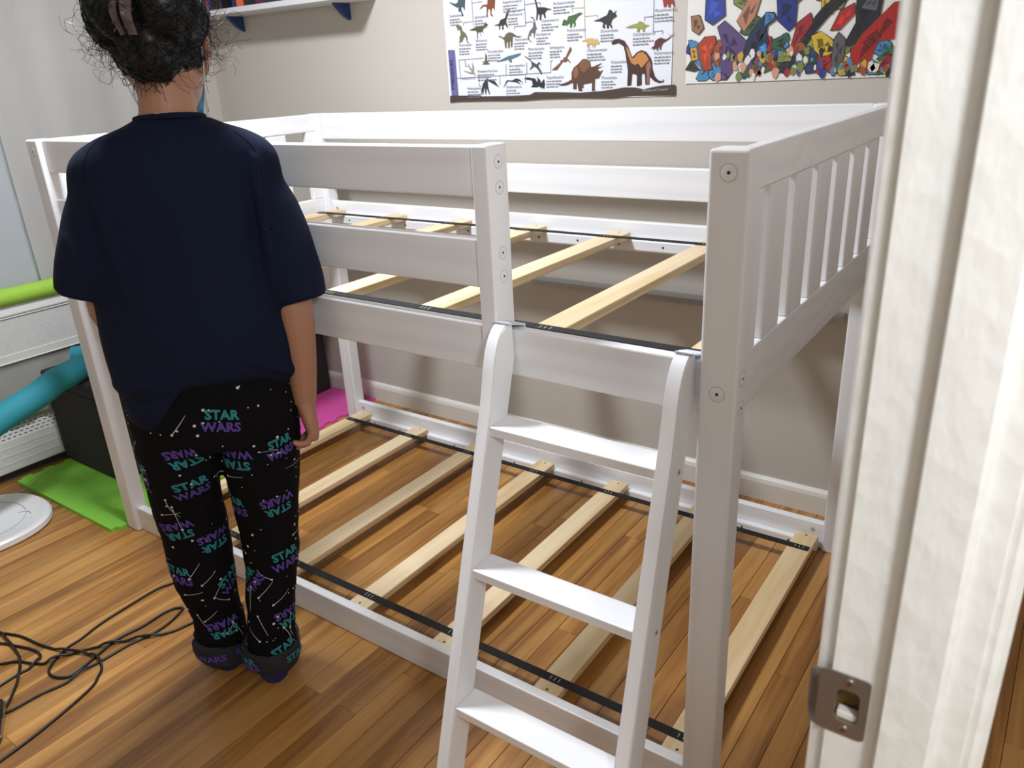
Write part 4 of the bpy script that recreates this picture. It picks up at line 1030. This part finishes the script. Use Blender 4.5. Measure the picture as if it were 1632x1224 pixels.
# claw clip
clp = None
for sg in (-1, 1):
    bm = bmesh.new(); rows = []
    for i in range(9):
        v = i/8; z = .092-.062*v; y = -.128-.020*math.sin(PI*min(1, v*1.05)) ; row = []
        for j in range(6):
            u = j/5; w = .003+.017*u*(1-.35*v)
            row.append(bm.verts.new(hp(-.012+sg*w, y+.010*u*u, z)))
        rows.append(row)
    for a, b in zip(rows, rows[1:]):
        for q in range(5): bm.faces.new((a[q], a[q+1], b[q+1], b[q]))
    bmesh.ops.recalc_face_normals(bm, faces=bm.faces[:]); bmesh.ops.solidify(bm, geom=bm.faces[:], thickness=.003)
    if sg < 0:
        clp = obj('hair_clip', bm, M['clip'], per, auto=50)
    else: obj('clip_half', bm, M['clip'], clp, auto=50)
    bm = bmesh.new()
    for i in range(4):
        z = .042+.012*i; tube(bm, [hp(-.012+sg*.005, -.147, z), hp(-.012+sg*.011, -.144, z-.004), hp(-.012+sg*.016, -.137, z-.007)], [.0014, .0013, .0008], 6)
    obj('teeth', bm, M['clip'], clp, smooth=True)

# --- shirt
bm = bmesh.new()
sk = [(.700, .000, .03, .150, .108, .118), (.76, .000, .032, .176, .116, .128), (.85, .0, .036, .186, .118, .128), (.95, .003, .04, .187, .118, .122), (1.05, .006, .042, .188, .116, .116), (1.15, .010, .042, .192, .110, .112), (1.21, .012, .040, .190, .100, .105), (1.25, .014, .036, .178, .086, .095), (1.28, .016, .034, .140, .074, .082), (1.298, .017, .034, .094, .062, .070), (1.311, .017, .036, .068, .056, .062)]
R = smooth_rings(sk, 5); NR = 56
# hem height by angle: lifted over the seat, lower at the sides
HB = [(-.181, .712), (-.150, .702), (-.120, .714), (-.104, .738), (-.072, .784), (-.029, .829), (.031, .841), (.086, .818), (.139, .773), (.164, .733), (.185, .718)]
def hemz(s, front):
    if front: return .725
    if s <= HB[0][0]: return HB[0][1]
    for (a, za), (b, zb) in zip(HB, HB[1:]):
        if s <= b: return za+(zb-za)*(s-a)/(b-a)
    return HB[-1][1]
rings = []
zmin = sk[0][0]
for a, b in R:
    ring = []
    for k in range(NR):
        t = 2*PI*k/NR; c, sn = math.cos(t), math.sin(t); pw_e = 2.25
        c2 = math.copysign(abs(c)**(2/pw_e), c); s2 = math.copysign(abs(sn)**(2/pw_e), sn)
        s = a.y + b.x*c2; f = a.z + (b.y if sn > 0 else b.z)*s2
        hz = hemz(s, sn > 0)
        z = hz + (a.x-.70)*(1.311-hz)/(1.311-.70)
        if a.x > 1.0:
            z = z*0 + hz + (a.x-.70)*(1.32-hz)/.62
        # blend so that the upper body keeps true heights
        wz = min(1, max(0, (a.x-.70)/.30)); z = (hz+(a.x-.70)*(1.0-hz)/.30) if a.x < 1.0 else a.x
        ring.append(pp(s, f, z))
    rings.append(ring)
loft(bm, rings)
def sleeve(S0, S1, S2, r0, r1, r2):
    """S*: centre points; r*: (half width across, half depth along f)"""
    P = spline([S0, S1, S2], 6); out = []
    for i, p in enumerate(P):
        u = i/(len(P)-1)
        w = (r0[0]*(1-u)**2+2*r1[0]*u*(1-u)+r2[0]*u*u); d = (r0[1]*(1-u)**2+2*r1[1]*u*(1-u)+r2[1]*u*u)
        t = (P[min(i+1, len(P)-1)]-P[max(i-1, 0)]).normalized(); f = (pf_ - t*pf_.dot(t)).normalized(); v = t.cross(f)
        out.append([p + v*(w*math.cos(2*PI*k/24)) + f*(d*math.sin(2*PI*k/24)) for k in range(24)])
    return out
loft(bm, sleeve(pp(.085, .036, 1.240), pp(.165, .028, 1.120), pp(.197, -.008, .943), (.058, .066), (.070, .080), (.057, .074)))
loft(bm, sleeve(pp(-.055, .040, 1.245), pp(-.140, .038, 1.140), pp(-.198, .036, 1.000), (.058, .066), (.068, .080), (.049, .070)))
tube(bm, [pp(.016, .034, 1.29), pp(.018, .036, 1.315)], [.066, .060], 28)
me = remesh(bm, .0062, 14, .5)
# soft folds
def locals_(q): d = q-PC; return d.dot(pr_), d.dot(pf_), q.z/ZK
FOLDS = [((.155, 1.235), (.150, .95), .008, .010, 1), ((.135, 1.235), (.128, .98), .008, -.006, 1), ((-.150, 1.20), (-.158, 1.0), .009, .007, 1), ((-.125, 1.19), (-.10, .95), .012, .005, 1), ((-.19, 1.12), (-.16, .99), .008, .006, 1), ((.02, 1.15), (.01, .90), .03, .004, 1), ((-.17, .82), (-.05, .84), .010, .007, 1), ((-.175, .79), (-.06, .80), .009, -.006, 1), ((-.16, .745), (-.09, .775), .009, .006, 1), ((.17, .80), (.08, .86), .010, .006, 1), ((.17, .76), (.11, .82), .009, -.005, 1), ((-.06, 1.10), (-.09, .86), .02, .004, 1)]
for v in me.vertices:
    s, f, z = locals_(v.co)
    dsp = noise.noise(v.co*7)*.004 + noise.noise(v.co*16)*.002
    if f < .05:
        for (a, b, w, h, _) in FOLDS:
            A = Vector(a); Bv = Vector(b); P_ = Vector((s, z)); t = max(0, min(1, (P_-A).dot(Bv-A)/(Bv-A).length_squared)); dd = (P_-(A+(Bv-A)*t)).length
            dsp += 1.5*h*math.exp(-(dd/w)**2)*math.sin(PI*min(1, .15+t*.85))
    v.co = v.co + v.normal*dsp
shirt = obj('t_shirt', me, M['shirt'], per, smooth=True)
# shoulder seams and collar band
bm = bmesh.new(); ring = [pp(.018+.059*math.cos(2*PI*k/40), .036+.057*math.sin(2*PI*k/40), 1.313+.006*math.sin(2*PI*k/40)*-1) for k in range(40)]; ring.append(ring[0])
tube(bm, ring, .0055, 8, cap=False); obj('collar', bm, M['shirt'], shirt, smooth=True)
tb = bmesh.new(); tb.from_mesh(shirt.data); bmesh.ops.translate(tb, verts=tb.verts, vec=WL[shirt.name]); sbv = BVHTree.FromBMesh(tb); tb.free()
bm = bmesh.new()
for pts in ([(.128, 1.284), (.150, 1.262), (.163, 1.235), (.165, 1.20), (.160, 1.16), (.150, 1.12)], [(-.098, 1.288), (-.120, 1.268), (-.134, 1.24), (-.138, 1.20), (-.134, 1.16), (-.126, 1.12)]):
    P = []
    for s, z in [(p.x, p.y) for p in spline([Vector((a, b, 0)) for a, b in pts], 4)]:
        h = sbv.ray_cast(pp(s, -.4, z), pf_)
        if h[0]: P.append(h[0]+h[1]*.0004)
    if len(P) > 2: bm = bmesh.new(); tube(bm, P, .0011, 6); obj('shoulder_seam', bm, M['shirt'], shirt, smooth=True)
bm = bmesh.new(); c = pp(.010, -.0185, 1.3185)
box(bm, -.011, .011, -.0008, .0008, -.006, .006); bm.transform(Matrix(((pr_.x, pf_.x, 0, c.x), (pr_.y, pf_.y, 0, c.y), (0, 0, 1, c.z), (0, 0, 0, 1))))
obj('neck_label', bm, M['loop'], shirt)

# --- trousers
bm = bmesh.new()
hipk = [(.655, -.010, .035, .150, .085, .098), (.70, -.008, .035, .168, .098, .110), (.76, -.006, .036, .168, .100, .112), (.83, -.004, .038, .158, .096, .102), (.88, -.002, .04, .150, .092, .092)]
loft(bm, [ell(a.y, a.z, a.x, b.x, b.y, 32, 2.3, 0, b.z) for a, b in smooth_rings(hipk, 4)])
def leg(keys):
    loft(bm, [ell(a.y, a.z, a.x, b.x, b.y, 26, 2.15, 0, b.z) for a, b in smooth_rings(keys, 4)])
# (z, s, f, half width, front, back)
RLEG = [(.058, .010, .020, .064, .062, .058), (.13, .018, .024, .055, .058, .056), (.20, .026, .032, .056, .06, .058), (.30, .046, .040, .061, .064, .062), (.42, .056, .046, .068, .068, .068), (.52, .062, .042, .077, .076, .078), (.60, .068, .038, .084, .084, .09), (.70, .075, .036, .085, .092, .098)]
LLEG = [(.070, -.104, .092, .064, .062, .058), (.15, -.102, .092, .057, .058, .056), (.22, -.106, .088, .060, .06, .060), (.30, -.108, .080, .069, .064, .066), (.42, -.105, .074, .073, .068, .070), (.52, -.106, .060, .074, .076, .078), (.60, -.097, .045, .080, .084, .09), (.70, -.092, .038, .084, .092, .098)]
leg(RLEG); leg(LLEG)
me = remesh(bm, .0062, 4, .5)
for v in me.vertices:
    s, f, z = locals_(v.co); k = 1.0 if z < .30 else .6
    dsp = noise.noise(Vector((v.co.x*9, v.co.y*9, v.co.z*16)))*.005*k + noise.noise(Vector((v.co.x*22, v.co.y*22, v.co.z*40)))*.002*k
    v.co = v.co + v.normal*dsp
pants = obj('trousers', me, M['pants'], per, smooth=True)
# turned up cuffs
def cuff(s, f, z0, z1, a, b, tilt, seed):
    bm = bmesh.new(); n = 40; rows = []
    for (r_, z) in ((-.008, z0+.004), (.000, z0), (.006, z0+.012), (.008, (z0+z1)/2), (.0085, z1-.008), (.006, z1), (.001, z1-.002), (-.006, z1-.012)):
        row = []
        for k in range(n):
            t = 2*PI*k/n; w_ = .008*noise.noise(Vector((math.cos(t)*1.7+seed, math.sin(t)*1.7, z*14)))+.006*noise.noise(Vector((math.cos(t)*4.1+seed, math.sin(t)*4.1, z*30)))
            row.append(pp(s+(a+r_+w_)*math.cos(t), f+(b+r_+w_)*math.sin(t), z+tilt*math.cos(t)+.003*math.sin(t)+w_*1.3))
        rows.append(row)
    loft(bm, rows, cap=False); return obj('cuff', bm, M['cuff'], pants, smooth=True)
cuff(.010, .022, .046, .106, .058, .056, -.006, 1.0); cuff(-.104, .092, .042, .108, .058, .056, -.012, 4.0)
# socks
for A_, yw in ((RA, .12), (LA, -.18)):
    bm = bmesh.new(); rs = foot(A_, yw); c = sum((v for r in rs for v in r), Vector())/sum(len(r) for r in rs)
    rs2 = [[Vector((q.x, q.y, max(.0004, q.z))) + (Vector((q.x, q.y, 0))-Vector((sum(v.x for v in r)/16, sum(v.y for v in r)/16, 0))).normalized()*.0025 + Vector((0, 0, .002 if q.z > .02 else 0)) for q in r] for r in rs]
    loft(bm, rs2); tube(bm, [A_+Vector((0, 0, -.03)), A_+Vector((0, 0, .05))], [.043, .041], 18)
    obj('sock', remesh(bm, .005, 2), M['sock'], per, smooth=True)
# --- print on the trousers: lettering, stars, streaks (laid on the cloth)
tb = bmesh.new(); tb.from_mesh(pants.data); bmesh.ops.translate(tb, verts=tb.verts, vec=WL[pants.name]); pbv = BVHTree.FromBMesh(tb); tb.free()
def legc(z, side):
    K = RLEG if side > 0 else LLEG
    if z > .64: return (-.004+side*.02, .036, .165, .11)
    for a, b in zip(K, K[1:]):
        if z <= b[0]:
            t = max(0, (z-a[0])/(b[0]-a[0])); return tuple(a[i]+(b[i]-a[i])*t for i in (1, 2, 3, 4))
    return K[-1][1:5]
def onleg(side, phi, z, lift, zc=None):
    s, f, a, b = legc(z if zc is None else zc, side); o = pp(s, f, z)
    d = (pr_*math.sin(phi)*(1 if a < .12 else 1.5) - pf_*math.cos(phi)).normalized()
    h = pbv.ray_cast(o, d)
    if h[0] is None: return o+d*a
    n = h[1] if h[1].dot(d) > 0 else -h[1]
    return h[0]+n*lift
bt = {'tealp': bmesh.new(), 'purp': bmesh.new(), 'dotw': bmesh.new()}
def subdiv(b):
    bmesh.ops.triangulate(b, faces=b.faces[:])
    for _ in range(2):
        es = [e for e in b.edges if e.calc_length() > .009]
        if es: bmesh.ops.subdivide_edges(b, edges=es, cuts=1)
        bmesh.ops.triangulate(b, faces=b.faces[:])
def motif(side, s, z, rot, phi=None):
    cs_, cf_, a, b = legc(z, side); R_ = a
    if phi is None: phi = math.asin(max(-.98, min(.98, (s-cs_)/a)))
    ca, sa = math.cos(rot), math.sin(rot)
    for word, mk, dy, sz in (('STAR', 'tealp', .003, .032), ('WARS', 'purp', -.024, .032)):
        t = text_bm(word, sz*.88, shear=-.10, bold=.0011, space=1.02, align='CENTER'); subdiv(t)
        def f(c, dy=dy):
            u, v = c.x*.92, c.y*1.0+dy
            x, y = u*ca-v*sa, u*sa+v*ca
            return onleg(side, phi+x/R_, z+y, .0016, z)
        b_ = bmesh.new(); add_bm(b_, t, f); bmesh.ops.recalc_face_normals(b_, faces=b_.faces[:]); obj('teal_lettering' if mk == 'tealp' else 'purple_lettering', b_, M[mk], pants)
z3 = lambda x, y: (x, y)
MO = [(1, .120, .642, .12, None), (-1, -.078, .575, .12, None), (1, .083, .345, .12, None), (-1, -.085, .655, PI+.08, None), (1, .02, .625, PI-.05, None), (1, .085, .49, PI+.1, None), (-1, -.130, .46, PI+.15, None), (-1, -.062, .41, PI+.1, None), (1, .065, .185, PI+.1, None), (-1, -.088, .155, PI+.1, None), (-1, -.155, .335, -.15, None), (-1, -.050, .285, .5, None), (1, -.004, .50, -.1, None), (1, -.002, .30, .9, None), (1, .012, .735, -.2, None), (-1, -.170, .62, -.2, None), (1, .045, .10, .3, None)]
for side, s, z, r_, ph in MO: motif(side, s, z, r_, ph)
for side in (-1, 1):
    for k in range(12):
        ph = (1.9 if k % 2 else 2.9)*side + (.9*side if k % 3 == 0 else 0); motif(side, 0, .14+.045*k, (0 if k % 2 else PI)+.1, ph)
rp = random.Random(21)
def dotd(side, phi, z, r):
    b = bt['dotw']; R_ = legc(z, side)[2]
    c = b.verts.new(onleg(side, phi, z, .0022)); ring = [b.verts.new(onleg(side, phi+r*math.cos(2*PI*k/8)/R_, z+r*math.sin(2*PI*k/8), .0016)) for k in range(8)]
    for k in range(8): b.faces.new((c, ring[k], ring[(k+1) % 8]))
def streak(side, phi, z, dx, dz, bend, w=.0008):
    b = bt['dotw']; R_ = legc(z, side)[2]; prev = None
    for i in range(9):
        u = i/8; x = dx*u + bend*math.sin(PI*u)*.4; y = dz*u; ww = w*(1-.55*u)
        n = Vector((-dz, dx)).normalized()*ww
        p = [b.verts.new(onleg(side, phi+(x+q*n.x)/R_, z+y+q*n.y, .0015)) for q in (-1, 1)]
        if prev: b.faces.new((prev[0], prev[1], p[1], p[0]))
        prev = p
for side in (-1, 1):
    for k in range(150): dotd(side, rp.uniform(-PI, PI), rp.uniform(.11, .80), rp.choice((.0012, .0016, .0024, .0032)))
    for k in range(26):
        ph = rp.uniform(-PI, PI) if k > 8 else rp.uniform(-1.1, 1.1); z = .14+.6*k/26; dx, dz = rp.choice(((.035, .028), (.02, -.055), (-.03, .03), (.040, .004), (.004, -.06), (.03, .04)))
        dotd(side, ph, z, .0028); streak(side, ph, z, dx, dz, rp.uniform(-.015, .015))
for (s0_, f0_, a0_, ph0, zz_, word, mk) in ((.010, .022, .066, -.75, .070, 'ARS', 'purp'), (.010, .022, .066, -.9, .086, 'TAR', 'tealp'), (.010, .022, .066, .9, .074, 'STAR', 'tealp'), (-.104, .092, .066, -.35, .074, 'WARS', 'purp'), (-.104, .092, .066, .8, .076, 'STA', 'purp')):
    t = text_bm(word, .024, shear=-.1, bold=.0008, align='CENTER'); subdiv(t); b_ = bmesh.new()
    add_bm(b_, t, lambda c: pp(s0_+(a0_+.0065)*math.sin(ph0+c.x/a0_), f0_-(a0_+.0045)*math.cos(ph0+c.x/a0_), zz_+c.y)); bmesh.ops.recalc_face_normals(b_, faces=b_.faces[:]); obj('teal_lettering' if mk == 'tealp' else 'purple_lettering', b_, M[mk], pants)
for mk, nm in (('dotw', 'star_print'),):
    b = bt[mk]; bmesh.ops.recalc_face_normals(b, faces=b.faces[:]); o = obj(nm, b, M[mk], pants)
    if mk == 'dotw': o['kind'] = 'stuff'
